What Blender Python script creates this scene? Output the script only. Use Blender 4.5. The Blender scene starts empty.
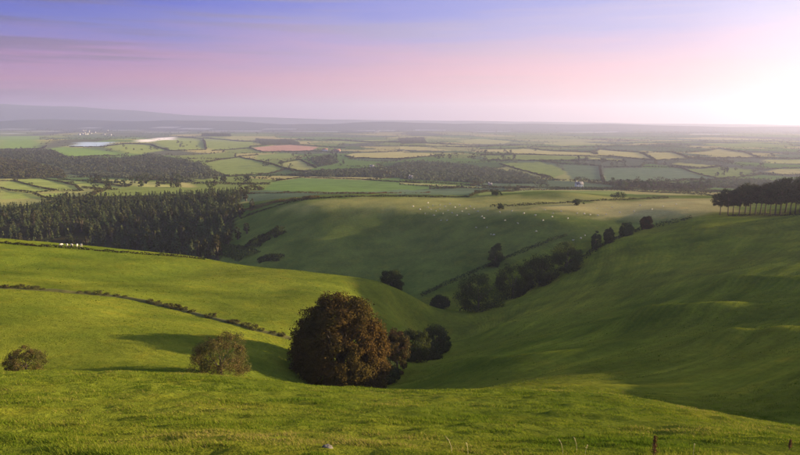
import bpy, math, random
import numpy as np

# ------------------------------------------------------------------ camera, sky, sun, exposure
SC = bpy.context.scene
COL = SC.collection
F = 640.0                                   # focal length in photo pixels (800 px wide)
TH = math.atan(107.5 / F)                   # pitch below the horizon
EYE = 150.0                                 # eye height above the datum
CT, ST = math.cos(TH), math.sin(TH)

cam_d = bpy.data.cameras.new('camera')
cam_d.sensor_width = 36.0
cam_d.lens = 36.0 * F / 800.0
cam_d.clip_start = 0.1
cam_d.clip_end = 60000.0
cam = bpy.data.objects.new('camera', cam_d)
COL.objects.link(cam)
cam.location = (0, 0, EYE)
cam.rotation_euler = (math.pi / 2 - TH, 0, 0)
SC.camera = cam

SUN_AZ, SUN_EL = math.radians(80.0), math.radians(9.3)     # clockwise from +Y
SUN = (math.sin(SUN_AZ) * math.cos(SUN_EL), math.cos(SUN_AZ) * math.cos(SUN_EL), math.sin(SUN_EL))
SC.view_settings.view_transform = 'Standard'
SC.view_settings.look = 'None'
SC.view_settings.gamma = 1.0
SC.view_settings.use_curve_mapping = False
SC.view_settings.exposure = 1.9
SC.cycles.use_denoising = True
SC.cycles.max_bounces = 6
SC.cycles.diffuse_bounces = 2
SC.cycles.volume_bounces = 1
SC.cycles.transparent_max_bounces = 8

sun_d = bpy.data.lights.new('sun', 'SUN')
sun_d.energy = 4.6
sun_d.angle = math.radians(0.6)
sun_d.color = (1.0, 0.77, 0.45)
sun = bpy.data.objects.new('sun', sun_d)
COL.objects.link(sun)
sun.location = (300, 100, 400)
sun.rotation_euler = (math.pi / 2 - SUN_EL, 0, math.pi - SUN_AZ)

world = bpy.data.worlds.new('World')
SC.world = world
world.use_nodes = True


class NT:
    """tiny helper round a node tree"""
    def __init__(self, tree):
        self.t = tree
        tree.nodes.clear()

    def n(self, typ, **kw):
        nd = self.t.nodes.new(typ)
        for k, v in kw.items():
            setattr(nd, k, v)
        return nd

    def l(self, a, b):
        self.t.links.new(a, b)

    def val(self, sock, v):
        if isinstance(v, bpy.types.NodeSocket):
            self.l(v, sock)
        else:
            sock.default_value = v

    def math(self, op, a, b=0.0, c=0.0, clamp=False):
        nd = self.n('ShaderNodeMath', operation=op, use_clamp=clamp)
        for i, v in enumerate((a, b, c)):
            self.val(nd.inputs[i], v)
        return nd.outputs[0]

    def mix(self, fac, a, b, blend='MIX'):
        nd = self.n('ShaderNodeMix', data_type='RGBA', blend_type=blend)
        self.val(nd.inputs[0], fac)
        for s, v in ((nd.inputs[6], a), (nd.inputs[7], b)):
            if not isinstance(v, bpy.types.NodeSocket) and len(v) == 3:
                v = (*v, 1.0)
            self.val(s, v)
        return nd.outputs[2]

    def ramp(self, fac, stops, interp='EASE'):
        nd = self.n('ShaderNodeValToRGB')
        cr = nd.color_ramp
        cr.interpolation = interp
        while len(cr.elements) < len(stops):
            cr.elements.new(0.5)
        for e, (p, c) in zip(cr.elements, stops):
            e.position = p
            e.color = (*c, 1.0)
        self.val(nd.inputs[0], fac)
        return nd.outputs[0]

    def noise(self, vec, scale, detail=3.0, rough=0.55):
        nd = self.n('ShaderNodeTexNoise')
        nd.inputs['Scale'].default_value = scale
        nd.inputs['Detail'].default_value = detail
        nd.inputs['Roughness'].default_value = rough
        self.l(vec, nd.inputs['Vector'])
        return nd.outputs['Fac']


def lin(r, g, b):
    f = lambda c: (c / 255 / 12.92) if c / 255 <= 0.04045 else ((c / 255 + 0.055) / 1.055) ** 2.4
    return (f(r), f(g), f(b))


w = NT(world.node_tree)
tc = w.n('ShaderNodeTexCoord')
sep = w.n('ShaderNodeSeparateXYZ')
nrm = w.n('ShaderNodeVectorMath', operation='NORMALIZE')
w.l(tc.outputs['Generated'], nrm.inputs[0])
w.l(nrm.outputs[0], sep.inputs[0])
dot = w.n('ShaderNodeVectorMath', operation='DOT_PRODUCT')
w.l(nrm.outputs[0], dot.inputs[0])
dot.inputs[1].default_value = SUN
d = dot.outputs['Value']
# thin streaks of cloud, stretched along the horizon
mp = w.n('ShaderNodeMapping')
mp.inputs['Scale'].default_value = (2.2, 2.2, 26.0)
w.l(nrm.outputs[0], mp.inputs[0])
streak = w.noise(mp.outputs[0], 1.3, 4.0, 0.6)
zz = w.math('ADD', sep.outputs['Z'], w.math('MULTIPLY', w.math('SUBTRACT', streak, 0.5), 0.075))
# elevation 0 .. 0.5 (sine) -> 0 .. 1
el = w.math('MULTIPLY', zz, 2.0, clamp=True)
cool = w.ramp(el, [(0.0, lin(130, 104, 168)), (0.05, lin(150, 106, 166)), (0.115, lin(184, 116, 168)), (0.19, lin(148, 112, 188)),
                   (0.25, lin(88, 100, 204)), (0.33, lin(12, 62, 208)), (0.6, lin(84, 126, 208)), (1.0, lin(112, 150, 212))], 'LINEAR')
warm = w.ramp(el, [(0.0, (1.30, 0.90, 0.80)), (0.08, (1.50, 0.88, 0.82)), (0.17, (1.32, 0.84, 0.88)), (0.27, (0.86, 0.78, 1.05)),
                   (0.38, (0.60, 0.66, 1.10)), (1.0, (0.66, 0.76, 1.05))], 'LINEAR')
dd = w.math('ADD', w.math('MULTIPLY', d, 0.5), 0.5)
glow = w.ramp(dd, [(0.28, (0, 0, 0)), (0.42, (0.10,) * 3), (0.57, (0.34,) * 3), (0.70, (0.56,) * 3), (0.77, (0.70,) * 3), (0.83, (0.88,) * 3), (0.88, (1.0,) * 3), (1.0, (1.0,) * 3)], 'LINEAR')
grad = w.mix(glow, cool, warm)
# a few darker bars of cloud low down and paler wisps higher up
mp2 = w.n('ShaderNodeMapping')
mp2.inputs['Location'].default_value = (0.35, 0.2, 0.0)
mp2.inputs['Scale'].default_value = (1.6, 1.6, 46.0)
w.l(nrm.outputs[0], mp2.inputs[0])
bars = w.ramp(w.noise(mp2.outputs[0], 1.5, 5.0, 0.62), [(0.48, (0, 0, 0)), (0.62, (1.0,) * 3)], 'LINEAR')
bars = w.math('MULTIPLY', bars, w.math('SUBTRACT', 1.0, glow, clamp=True))
grad = w.mix(bars, grad, w.mix(0.6, grad, w.mix(glow, (0.09, 0.07, 0.20), (1.25, 1.0, 1.0))))
core = w.ramp(dd, [(0.78, (0, 0, 0)), (0.835, (0.12, 0.10, 0.08)), (0.92, (0.4, 0.36, 0.3)), (1.0, (1.1, 0.95, 0.8))], 'LINEAR')
grad = w.mix(1.0, grad, core, 'ADD')
bg = w.n('ShaderNodeBackground')
w.l(grad, bg.inputs[0])
bg.inputs[1].default_value = 0.262
sky = w.n('ShaderNodeTexSky', sky_type='NISHITA')
sky.sun_disc = False
sky.sun_elevation = SUN_EL
sky.sun_rotation = SUN_AZ
sky.altitude = 300
bg2 = w.n('ShaderNodeBackground')
w.l(sky.outputs[0], bg2.inputs[0])
bg2.inputs[1].default_value = 0.03
mixw = w.n('ShaderNodeMixShader')
mixw.inputs[0].default_value = 0.88
w.l(bg2.outputs[0], mixw.inputs[1])
w.l(bg.outputs[0], mixw.inputs[2])
wo = w.n('ShaderNodeOutputWorld')
w.l(mixw.outputs[0], wo.inputs['Surface'])

# ------------------------------------------------------------------ noise and terrain
RNG = np.random.default_rng(11)
random.seed(5)


def vnoise(x, y, seed=0):
    xi, yi = np.floor(x).astype(np.int64), np.floor(y).astype(np.int64)
    fx, fy = x - xi, y - yi
    fx, fy = fx * fx * fx * (fx * (fx * 6 - 15) + 10), fy * fy * fy * (fy * (fy * 6 - 15) + 10)

    def h(a, b):
        n = (a * 374761393 + b * 668265263 + seed * 974634777) & 0x7fffffff
        n = ((n ^ (n >> 13)) * 1274126177) & 0x7fffffff
        n = n ^ (n >> 16)
        return (n & 0xffff) / 32767.5 - 1.0
    a, b, c, e = h(xi, yi), h(xi + 1, yi), h(xi, yi + 1), h(xi + 1, yi + 1)
    return (a * (1 - fx) + b * fx) * (1 - fy) + (c * (1 - fx) + e * fx) * fy


def fbm(x, y, scale, octs=3, seed=0, rough=0.5):
    o, a, s = 0.0, 1.0, 1.0 / scale
    for k in range(octs):
        o = o + a * vnoise(x * s + 17.3 * k, y * s - 9.1 * k, seed + k)
        a *= rough
        s *= 2.03
    return o


def sstep(a, b, x):
    t = np.clip((x - a) / (b - a), 0, 1)
    return t * t * (3 - 2 * t)


def ray(px, py):
    """direction (X,Y,Z) of a photo pixel, from the eye"""
    u, v = (px - 400.0) / F, (py - 227.5) / F
    return np.array([u, CT - v * ST, -ST - v * CT])


# control points seen in the photograph: pixel x, y and a distance in metres
CP = [
 # the knoll in front
 (0,455,14),(130,455,14),(270,455,14),(400,455,14),(530,455,14),(660,455,14.5),(800,455,17),
 (0,420,24),(200,420,25),(400,420,26),(600,422,26),(720,430,25),
 (0,394,36),(200,396,36),(400,402,38),(560,404,36),(660,414,33),
 (0,372.5,49),(100,373,50),(200,375.5,51),(270,381,52),(330,388,53),(390,391.5,54),(500,390.5,52),(600,392.5,47),(650,400,42),(700,410,35),(740,421,32),(800,437,29),
 # the left hill
 (0,366,104),(0,340,116),(0,310,140),(0,287,165),(0,265,215),(0,241,310),
 (100,366,104),(100,340,121),(100,294,172),(100,270,220),(100,249,300),
 (200,368,106),(200,345,125),(200,315,160),(200,290,195),(200,270,240),(200,257,285),
 (280,381,117),(280,350,135),(280,335,150),(280,310,175),(280,290,205),(280,267.5,262),
 (340,386,131),(340,330,166),(340,300,200),(340,276,247),(360,280.5,245),
 (380,382,143),(380,340,186),(380,310,215),(382,286,243),
 (410,330,225),(410,295,259),(430,306,272),
 # the valley floor
 (440,320,315),(425,345,237),(405,362,187),
 # the right hillside
 (500,385,86),(500,370,115),(500,345,165),(500,325,215),(500,310,255),(460,345,197),(440,372,130),(440,352,190),
 (600,385,72),(600,365,102),(600,340,136),(600,310,190),(600,285,245),(600,262,295),(600,248,330),
 (650,397,60),(700,404,60),(700,380,75),(700,350,100),(700,310,145),(700,275,210),(700,245,280),(700,226,340),(700,217,378),
 (800,430,45),(800,412,51),(800,380,63),(800,340,90),(800,300,135),(800,260,205),(800,230,285),(800,215,350),
 # stream and hedge line
 (642,225,395),(600,240,360),(560,260,340),(500,288,328),
 # the bowl field and its plateau
 (560,240,380),(560,220,412),(560,208,460),(560,200,515),(560,193,540),
 (480,280,350),(480,255,385),(480,230,425),(480,210,475),(480,200,530),(480,195,570),
 (420,298,345),(400,280,378),(400,255,420),(400,230,465),(400,209,495),(400,200,540),(400,195,600),
 (320,265,408),(320,240,452),(320,220,492),(320,208,520),(320,203,540),
 (260,255,440),(260,235,488),(260,218,535),(275,210,542),
 (620,212,440),(660,211,420),(620,203,490),(700,207,430),(700,200,500),(800,206,430),(800,199,500),(620,197,560),
 # the wooded slope on the left
 (200,226,560),(200,207,650),(100,231,560),(100,208,680),(0,226,560),(0,207,700),(100,196,800),(200,195,770),
 (0,194,860),(0,180,1010),(60,180,1010),(120,184,960),(200,188,900),(290,191,760),
]
# ground the photograph does not show: X, Y, height against the eye
CW = [
 (0,0,-1.75),(-15,0,-1.9),(15,0,-1.6),(0,-30,7),(-60,-10,0),(60,-10,6),(-100,40,-18),(-90,75,-33),(-40,76,-32),(-5,78,-35),(0,100,-47),
 (-15,85,-37),(-160,110,-38),(-220,220,-44),(-320,320,-62),(-250,60,-25),(-300,0,-10),(0,-150,25),(-250,-150,10),
 (70,30,-8),(78,60,-14),(110,70,-14),(150,120,-20),(210,180,-27),(270,250,-19),(285,300,-11),(330,330,-33),(380,420,-40),  # unseen crest at right, heights shaped to shade the hillside and left spur
 (160,20,-2),(260,90,-10),(360,180,-15),(470,300,-26),(500,450,-42),(300,-80,10),(520,50,-12),(150,-100,20),
 (-100,370,-100),(-190,420,-108),(-300,470,-112),(-420,500,-112),(-20,345,-106),(-600,300,-95),(-700,600,-105),
 (0,760,-88),(150,760,-84),(330,720,-82),(500,700,-80),(0,900,-98),(200,900,-97),(420,900,-97),(700,900,-98),(-250,1000,-98),(-800,900,-100),
 (0,1100,-104),(400,1100,-104),(-400,1120,-103),(800,1100,-105),(-800,1150,-105),(800,500,-75),(700,200,-50),(-800,0,-70),(700,-200,-20),(-500,-400,-20),(300,-500,0),
]
cw = []
for px, py, D in CP:
    r = ray(px, py)
    cw.append((r[0] * D / r[1], D, r[2] * D / r[1]))
cw = np.array(cw + CW, float)
PX, PY, PZ = cw[:, 0] / 100, cw[:, 1] / 100, cw[:, 2]


def _phi(r2):
    return 0.5 * r2 * np.log(r2 + 1e-9)


def tps_fit():
    n = len(PX)
    K = _phi((PX[:, None] - PX) ** 2 + (PY[:, None] - PY) ** 2) + np.eye(n) * 0.0015
    P = np.stack([np.ones(n), PX, PY], 1)
    A = np.zeros((n + 3, n + 3))
    A[:n, :n] = K
    A[:n, n:] = P
    A[n:, :n] = P.T
    return np.linalg.solve(A, np.concatenate([PZ, np.zeros(3)]))


TW = tps_fit()


def tps(X, Y):
    out = np.empty(X.shape)
    xf, yf, of = X.ravel() / 100, Y.ravel() / 100, out.ravel()
    n = len(PX)
    for s in range(0, xf.size, 20000):
        x, y = xf[s:s + 20000, None], yf[s:s + 20000, None]
        of[s:s + 20000] = _phi((x - PX) ** 2 + (y - PY) ** 2) @ TW[:n] + TW[n] + TW[n + 1] * x[:, 0] + TW[n + 2] * y[:, 0]
    return of.reshape(X.shape)


def far_land(X, Y):
    R = np.sqrt(X * X * 0.5 + np.maximum(Y, 0) ** 2)
    h = -136 + 42 * np.exp(-np.maximum(R - 850, 0) / 760)
    roll = fbm(X * 0.8 + 300, Y, 950, 2, 40) * 14 * sstep(1000, 1700, R) * (1 - 0.5 * sstep(3500, 6000, R)) + fbm(X, Y, 2600, 2, 50) * 10 * sstep(3500, 7000, R)
    # the hills that close the view
    az = X / np.maximum(Y, 1)
    prof = np.interp(az, [-1.2, -0.62, -0.5, -0.42, -0.33, -0.24, -0.16, 0.0, 0.2, 0.6, 1.2], [300, 310, 312, 250, 130, 70, 35, 10, -35, -110, -110])
    ridge = (prof + 136) * np.exp(-((Y - 14100) / 620) ** 2) * (1 + 0.10 * fbm(X, Y, 2400, 3, 60))
    prof2 = np.interp(az, [-1.2, -0.65, -0.45, -0.3, -0.1, 0.2, 0.6, 1.2], [30, 30, 22, -10, -40, -60, -85, -85])
    ridge2 = (prof2 + 136) * np.exp(-((Y - 9600) / 700) ** 2) * (0.9 + 0.25 * fbm(X, Y, 1500, 3, 70))
    # a low rise carrying the lit fields of the middle distance
    rise = 10 * np.exp(-((Y - 2300) / 350) ** 2) * (0.6 + 0.5 * fbm(X, Y, 1200, 2, 77)) + 12 * np.exp(-((Y - 3600) / 500) ** 2) * (0.6 + 0.6 * fbm(X, Y, 1500, 2, 78))
    return h + roll + ridge + ridge2 + rise


GLOBAL_BUMPS = []      # world-space relief lines added after the first pass: (points, height, width)


def seg_dist(X, Y, pts):
    dmin = np.full(X.shape, 1e9)
    for (ax, ay), (bx, by) in zip(pts[:-1], pts[1:]):
        dx, dy = bx - ax, by - ay
        t = np.clip(((X - ax) * dx + (Y - ay) * dy) / (dx * dx + dy * dy + 1e-9), 0, 1)
        dmin = np.minimum(dmin, np.hypot(X - ax - t * dx, Y - ay - t * dy))
    return dmin


def height(X, Y):
    X, Y = np.asarray(X, float), np.asarray(Y, float)
    q = np.sqrt((X / 950) ** 2 + ((Y - 250) / 850) ** 2)
    wf = sstep(0.72, 1.0, q)
    z = far_land(X, Y)
    near = wf < 0.999
    zn = np.zeros(X.shape)
    if near.any():
        xs, ys = X[near], Y[near]
        t = tps(xs, ys)
        # gentle relief of pasture: swells, then tussocks close by, then soil-creep terraces on the right hillside
        t += fbm(xs, ys, 38, 3, 3) * 0.42 * sstep(60, 150, ys)
        near_w = 1 - sstep(55, 110, ys)
        t += (fbm(xs, ys * 1.2, 1.0, 2, 8) * 0.095 + fbm(xs, ys, 4.5, 2, 9) * 0.14) * near_w * sstep(2, 8, ys)
        rt = sstep(-5, 25, xs - (ys - 60) * 0.10) * sstep(48, 80, ys + xs * 0.4) * (1 - sstep(330, 430, ys))
        c = t * 4.0 + fbm(xs, ys, 90, 2, 5) * 3          # follows the contours
        t += rt * (np.sin(c / 1.7) * 0.07 * (0.6 + 0.6 * fbm(xs, ys, 30, 2, 6)) + fbm(c / 9.0, (xs + ys) / 70, 1.0, 2, 12) * 0.55)
        for pts, hh, ww in GLOBAL_BUMPS:
            dd = seg_dist(xs, ys, pts)
            (ax_, ay_), (bx_, by_) = pts[0], pts[-1]
            along = np.clip(((xs - ax_) * (bx_ - ax_) + (ys - ay_) * (by_ - ay_)) / ((bx_ - ax_) ** 2 + (by_ - ay_) ** 2), 0, 1)
            t += (hh[0] + (hh[1] - hh[0]) * along) * np.exp(-(dd / ww) ** 2)
        zn[near] = t
    return EYE + z * wf + zn * (1 - wf)


def axis_pos(fine_to, step, growth, end):
    o, x, s = [0.0], 0.0, step
    while x < end:
        x += s
        o.append(x)
        if x > fine_to:
            s *= 1 + growth
    return np.array(o)


ax = axis_pos(30, 0.31, 0.026, 10500)
GX = np.concatenate([-ax[:0:-1], ax])
ay = axis_pos(50, 0.30, 0.0138, 15000)
GY = np.concatenate([-axis_pos(6, 1.2, 0.12, 1500)[:0:-1], ay])
MX, MY = np.meshgrid(GX, GY)


def lookup(A, X, Y):
    X, Y = np.asarray(X, float), np.asarray(Y, float)
    i = np.clip(np.searchsorted(GX, X) - 1, 0, len(GX) - 2)
    j = np.clip(np.searchsorted(GY, Y) - 1, 0, len(GY) - 2)
    fx = np.clip((X - GX[i]) / (GX[i + 1] - GX[i]), 0, 1)
    fy = np.clip((Y - GY[j]) / (GY[j + 1] - GY[j]), 0, 1)
    return (A[j, i] * (1 - fx) + A[j, i + 1] * fx) * (1 - fy) + (A[j + 1, i] * (1 - fx) + A[j + 1, i + 1] * fx) * fy


MZ = height(MX, MY)


def gz(x, y):
    return float(lookup(MZ, x, y))


TS = np.concatenate([np.arange(8, 120, 0.4), 120 * 1.0022 ** np.arange(0, 2250)])


def hit(px, py, tmin=0.0, tmax=1e9):
    """first point of the ground on the sight line of a photo pixel"""
    r = ray(px, py)
    r = r / r[1]
    T = TS[(TS >= tmin) & (TS <= tmax)]
    X, Y, Z = r[0] * T, T, EYE + r[2] * T
    g = Z - lookup(MZ, X, Y)
    k = np.argmax(g < 0)
    if not (g < 0).any():
        k = np.argmin(np.abs(g))
        return np.array([X[k], Y[k], gz(X[k], Y[k])])
    if k > 0:
        t = T[k - 1] + (T[k] - T[k - 1]) * g[k - 1] / (g[k - 1] - g[k] + 1e-12)
    else:
        t = T[0]
    x, y = r[0] * t, t
    return np.array([x, y, gz(x, y)])


def at(px, D):
    """ground point on the column of pixel px at distance D"""
    x = (px - 400) / F * D
    for _ in range(4):
        z = gz(x, D)
        x = (px - 400) / F * (D * CT + (EYE - z) * ST)
    return np.array([x, D, gz(x, D)])


def pxm(p):
    """metres per photo pixel at a point"""
    return (p[1] * CT + (EYE - p[2]) * ST) / F


# relief lines that catch the low light on the right hillside, and the field bank on the left hill
def wl(pts, **k):
    return [tuple(hit(x, y, **k)[:2]) for x, y in pts]


GLOBAL_BUMPS += [
    (wl([(400, 378), (440, 371), (500, 363), (560, 355), (625, 346)], tmin=70), (2.2, 0.5), 3.6),
    (wl([(648, 322), (720, 313), (830, 303)], tmin=70), (4.2, 0.0), 7.0),
    (wl([(735, 345), (830, 330)], tmin=60), (3.0, 0.0), 5.0),
    (wl([(735, 288), (830, 276)], tmin=70), (3.8, 0.0), 6.5),
    (wl([(698, 247), (750, 246)], tmin=70), (2.6, 0.0), 5.5),
    (wl([(730, 236), (830, 231)], tmin=70), (3.4, 0.0), 6.0),
]
BANK = wl([(0, 288), (40, 290), (75, 293), (120, 297), (150, 303), (185, 311), (215, 319), (255, 330), (292, 339)], tmin=100)
BANK = [(BANK[0][0] - 40, BANK[0][1] - 12)] + BANK
MZ = height(MX, MY)

# ------------------------------------------------------------------ mesh and material helpers
def mesh_np(name, V, Fc, attrs=None, smooth=False):
    """V (n,3), Fc (m,k) -> mesh, quickly"""
    V = np.asarray(V, np.float32)
    Fc = np.asarray(Fc, np.int32)
    me = bpy.data.meshes.new(name)
    me.vertices.add(len(V))
    me.vertices.foreach_set('co', V.ravel())
    k = Fc.shape[1]
    me.loops.add(Fc.size)
    me.loops.foreach_set('vertex_index', Fc.ravel())
    me.polygons.add(len(Fc))
    me.polygons.foreach_set('loop_start', np.arange(0, Fc.size, k, dtype=np.int32))
    me.polygons.foreach_set('loop_total', np.full(len(Fc), k, np.int32))
    if smooth:
        me.polygons.foreach_set('use_smooth', np.ones(len(Fc), bool))
    for an, a in (attrs or {}).items():
        a = np.asarray(a, np.float32)
        if a.ndim == 1:
            at_ = me.attributes.new(an, 'FLOAT', 'POINT')
            at_.data.foreach_set('value', a)
        else:
            at_ = me.attributes.new(an, 'FLOAT_COLOR', 'POINT')
            at_.data.foreach_set('color', np.concatenate([a, np.ones((len(a), 1), np.float32)], 1).ravel())
    me.update(calc_edges=True)
    return me


def obj(name, me, mat=None, parent=None, loc=None):
    o = bpy.data.objects.new(name, me)
    COL.objects.link(o)
    if mat is not None and me is not None and not me.materials:
        me.materials.append(mat)
    if parent is not None:
        o.parent = parent
    if loc is not None:
        o.location = loc
    return o


def tag(o, label=None, cat=None, group=None, kind=None):
    for k, v in (('label', label), ('category', cat), ('group', group), ('kind', kind)):
        if v:
            o[k] = v
    return o


def thing(name, label, cat, loc, group=None, rz=0.0):
    o = bpy.data.objects.new(name, None)
    o.empty_display_size = 0.5
    COL.objects.link(o)
    o.location = loc
    o.rotation_euler.z = rz
    return tag(o, label, cat, group)


def material(name):
    m = bpy.data.materials.new(name)
    m.use_nodes = True
    return m, NT(m.node_tree)


def plain(name, c1, c2, scale=1.0, rough=0.85, bump=0.3):
    m, t = material(name)
    tc = t.n('ShaderNodeTexCoord')
    nf = t.noise(tc.outputs['Object'], scale, 5.0)
    col = t.ramp(nf, [(0.3, c1), (0.7, c2)], 'LINEAR')
    p = t.n('ShaderNodeBsdfPrincipled')
    t.l(col, p.inputs['Base Color'])
    p.inputs['Roughness'].default_value = rough
    p.inputs['Specular IOR Level'].default_value = 0.2
    b = t.n('ShaderNodeBump')
    b.inputs['Strength'].default_value = bump
    t.l(t.noise(tc.outputs['Object'], scale * 4, 4.0), b.inputs['Height'])
    t.l(b.outputs[0], p.inputs['Normal'])
    o = t.n('ShaderNodeOutputMaterial')
    t.l(p.outputs[0], o.inputs['Surface'])
    return m


def leafy(name, c1, c2, c3=None, transl=0.3, clump=0.25):
    """leaf colour runs c1..c2 leaf by leaf, drifting towards c3 in patches"""
    m, t = material(name)
    a = t.n('ShaderNodeAttribute', attribute_name='rnd')
    col = t.mix(a.outputs['Fac'], c1, c2)
    tc = t.n('ShaderNodeTexCoord')
    nf = t.noise(tc.outputs['Object'], clump, 3.0)
    if c3:
        f = t.ramp(nf, [(0.40, (0, 0, 0)), (0.62, (1, 1, 1))], 'LINEAR')
        col = t.mix(f, col, c3)
    oi = t.n('ShaderNodeObjectInfo')
    hs = t.n('ShaderNodeHueSaturation')
    t.l(t.math('ADD', t.math('MULTIPLY', oi.outputs['Random'], 0.5), 0.75), hs.inputs['Value'])
    t.l(t.math('ADD', t.math('MULTIPLY', oi.outputs['Random'], 0.03), 0.485), hs.inputs['Hue'])
    t.l(col, hs.inputs['Color'])
    col = hs.outputs[0]
    df = t.n('ShaderNodeBsdfDiffuse')
    t.l(col, df.inputs['Color'])
    tr = t.n('ShaderNodeBsdfTranslucent')
    t.l(col, tr.inputs['Color'])
    mx = t.n('ShaderNodeMixShader')
    mx.inputs[0].default_value = transl
    t.l(df.outputs[0], mx.inputs[1])
    t.l(tr.outputs[0], mx.inputs[2])
    o = t.n('ShaderNodeOutputMaterial')
    t.l(mx.outputs[0], o.inputs['Surface'])
    return m


# ------------------------------------------------------------------ the ground and its fields
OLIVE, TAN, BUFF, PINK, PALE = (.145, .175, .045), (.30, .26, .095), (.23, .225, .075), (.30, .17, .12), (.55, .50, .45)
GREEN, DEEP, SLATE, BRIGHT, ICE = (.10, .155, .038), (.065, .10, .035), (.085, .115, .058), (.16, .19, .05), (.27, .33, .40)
FIELDS_AND_MIST = [
    (GREEN, [(0, 136), (40, 136), (38, 141), (40, 148), (0, 149)]),
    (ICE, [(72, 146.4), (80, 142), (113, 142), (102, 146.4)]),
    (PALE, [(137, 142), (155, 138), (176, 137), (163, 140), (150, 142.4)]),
    (OLIVE, [(102, 147), (125, 144), (150, 145), (168, 150), (140, 154), (125, 153)]),
    (OLIVE, [(155, 142), (165, 140), (178, 137.5), (200, 140), (206, 149), (172, 150.5)]),
    (GREEN, [(45, 149), (65, 146.5), (100, 150), (128, 155), (65, 157)]),
    (BUFF, [(222, 136), (255, 138), (255, 141), (228, 139.5)]),
    (OLIVE, [(205, 138), (225, 139.6), (255, 142), (250, 147), (212, 150), (203, 144)]),
    (PINK, [(252, 147.5), (290, 145), (318, 147), (312, 150.6), (262, 151.6)]),
    (TAN, [(345, 155.5), (362, 153), (400, 152), (440, 155), (400, 158.5), (352, 157.5)]),
    (OLIVE, [(256, 155), (290, 153), (300, 156), (285, 159), (258, 160.5)]),
    (BUFF, [(280, 164), (300, 160), (315, 168), (300, 171)]),
    (OLIVE, [(208, 163), (240, 157), (285, 168), (270, 173), (230, 176), (215, 171)]),
    (GREEN, [(262, 190), (272, 182), (300, 178), (360, 180), (420, 184), (430, 189), (300, 192)]),
    (BUFF, [(455, 141), (480, 139), (512, 141), (505, 144), (470, 144)]),
    (TAN, [(400, 146.5), (425, 147), (455, 151), (425, 150.5), (400, 149.5)]),
    (BUFF, [(425, 143.5), (450, 144), (470, 146.5), (430, 147)]),
    (OLIVE, [(500, 163.5), (540, 162), (560, 168), (566, 173), (552, 178), (530, 172)]),
    (SLATE, [(562, 164), (600, 166.5), (602, 181), (572, 179)]),
    (BUFF, [(400, 182), (440, 184.5), (490, 187.4), (470, 188), (400, 184)]),
    (TAN, [(480, 150), (530, 149), (590, 153), (596, 156), (520, 154)]),
    (OLIVE, [(480, 156), (520, 155), (590, 157.4), (560, 160.5), (490, 160)]),
    (TAN, [(596, 149), (640, 153), (652, 159.6), (622, 157), (598, 155)]),
    (TAN, [(640, 150), (672, 153), (686, 158.4), (655, 160)]),
    (BUFF, [(590, 157.5), (620, 159.5), (625, 161.4), (590, 160)]),
    (BUFF, [(672, 162), (722, 166), (700, 168), (676, 165)]),
    (TAN, [(688, 153), (720, 149), (740, 152.6), (758, 157.4), (720, 157.6)]),
    (SLATE, [(604, 168), (678, 168), (720, 179), (604, 182)]),
    (OLIVE, [(682, 170), (722, 167), (757, 170.4), (740, 177), (716, 178.4)]),
    (TAN, [(764, 170), (800, 168.6), (812, 174.5), (780, 174.5)]),
    (BUFF, [(760, 160), (812, 160), (812, 164), (770, 163.4)]),
    (OLIVE, [(700, 144), (760, 143), (800, 147), (730, 148)]),
    (BUFF, [(540, 143), (580, 141.6), (610, 144), (560, 146)]),
    (OLIVE, [(330, 141), (380, 139.6), (400, 142), (350, 144)]),
    (BUFF, [(650, 191.6), (712, 194), (705, 195.2), (655, 193.2)]),
    # the small lit fields on the left
    (BRIGHT, [(0, 182), (12, 181), (38, 187), (54, 190.5), (32, 193), (0, 188)]),
    (BRIGHT, [(15, 180), (40, 178.4), (76, 186), (80, 191), (56, 190.2)]),
    (BRIGHT, [(36, 194), (66, 193), (60, 199), (42, 197)]),
    (BRIGHT, [(60, 180), (90, 182), (121, 187), (118, 189.4), (95, 188.4)]),
    (OLIVE, [(0, 190), (30, 194.4), (40, 198), (0, 199)]),
    (BUFF, [(100, 179), (150, 182), (182, 187), (140, 187)]),
    (TAN, [(176, 181), (192, 184), (196, 188), (182, 187)]),
    # lying mist, painted as pale strips into the far plain's colour
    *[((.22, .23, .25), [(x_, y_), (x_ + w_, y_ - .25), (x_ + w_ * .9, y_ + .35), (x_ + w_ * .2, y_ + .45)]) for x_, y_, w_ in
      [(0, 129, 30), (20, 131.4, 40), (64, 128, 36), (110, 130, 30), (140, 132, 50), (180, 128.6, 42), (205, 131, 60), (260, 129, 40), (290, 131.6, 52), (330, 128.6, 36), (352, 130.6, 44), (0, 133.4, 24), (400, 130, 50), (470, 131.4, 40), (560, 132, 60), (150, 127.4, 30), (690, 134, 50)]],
    # plateau above the bowl
    (BRIGHT, [(478, 195.6), (480, 192.4), (520, 190.2), (625, 191.4), (622, 195.6)]),
    (SLATE, [(262, 197), (330, 193.4), (400, 194.4), (470, 195), (476, 191), (400, 189.5), (300, 192.6)]),
]
NEARF = [  # plateau and rim pastures, tint raised to paint in the low sunlight
    ((.235, .225, .065), [(268, 212), (300, 204), (350, 198.2), (400, 197.4), (470, 197.6), (560, 196.4), (625, 196), (625, 200.4), (570, 202.8), (530, 205.4), (490, 207.6), (560, 211), (500, 212), (400, 211), (330, 211)]),
    ((.37, .315, .12), [(494, 208), (530, 206), (570, 203.4), (625, 201), (668, 198.6), (722, 198), (735, 213), (690, 216), (640, 219), (560, 212)]),
]


def inside(X, Y, poly):
    r = np.zeros(X.shape, bool)
    n = len(poly)
    for i in range(n):
        (x1, y1), (x2, y2) = poly[i], poly[(i + 1) % n]
        c = ((y1 > Y) != (y2 > Y)) & (X < (x2 - x1) * (Y - y1) / (y2 - y1 + 1e-12) + x1)
        r ^= c
    return r


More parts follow.
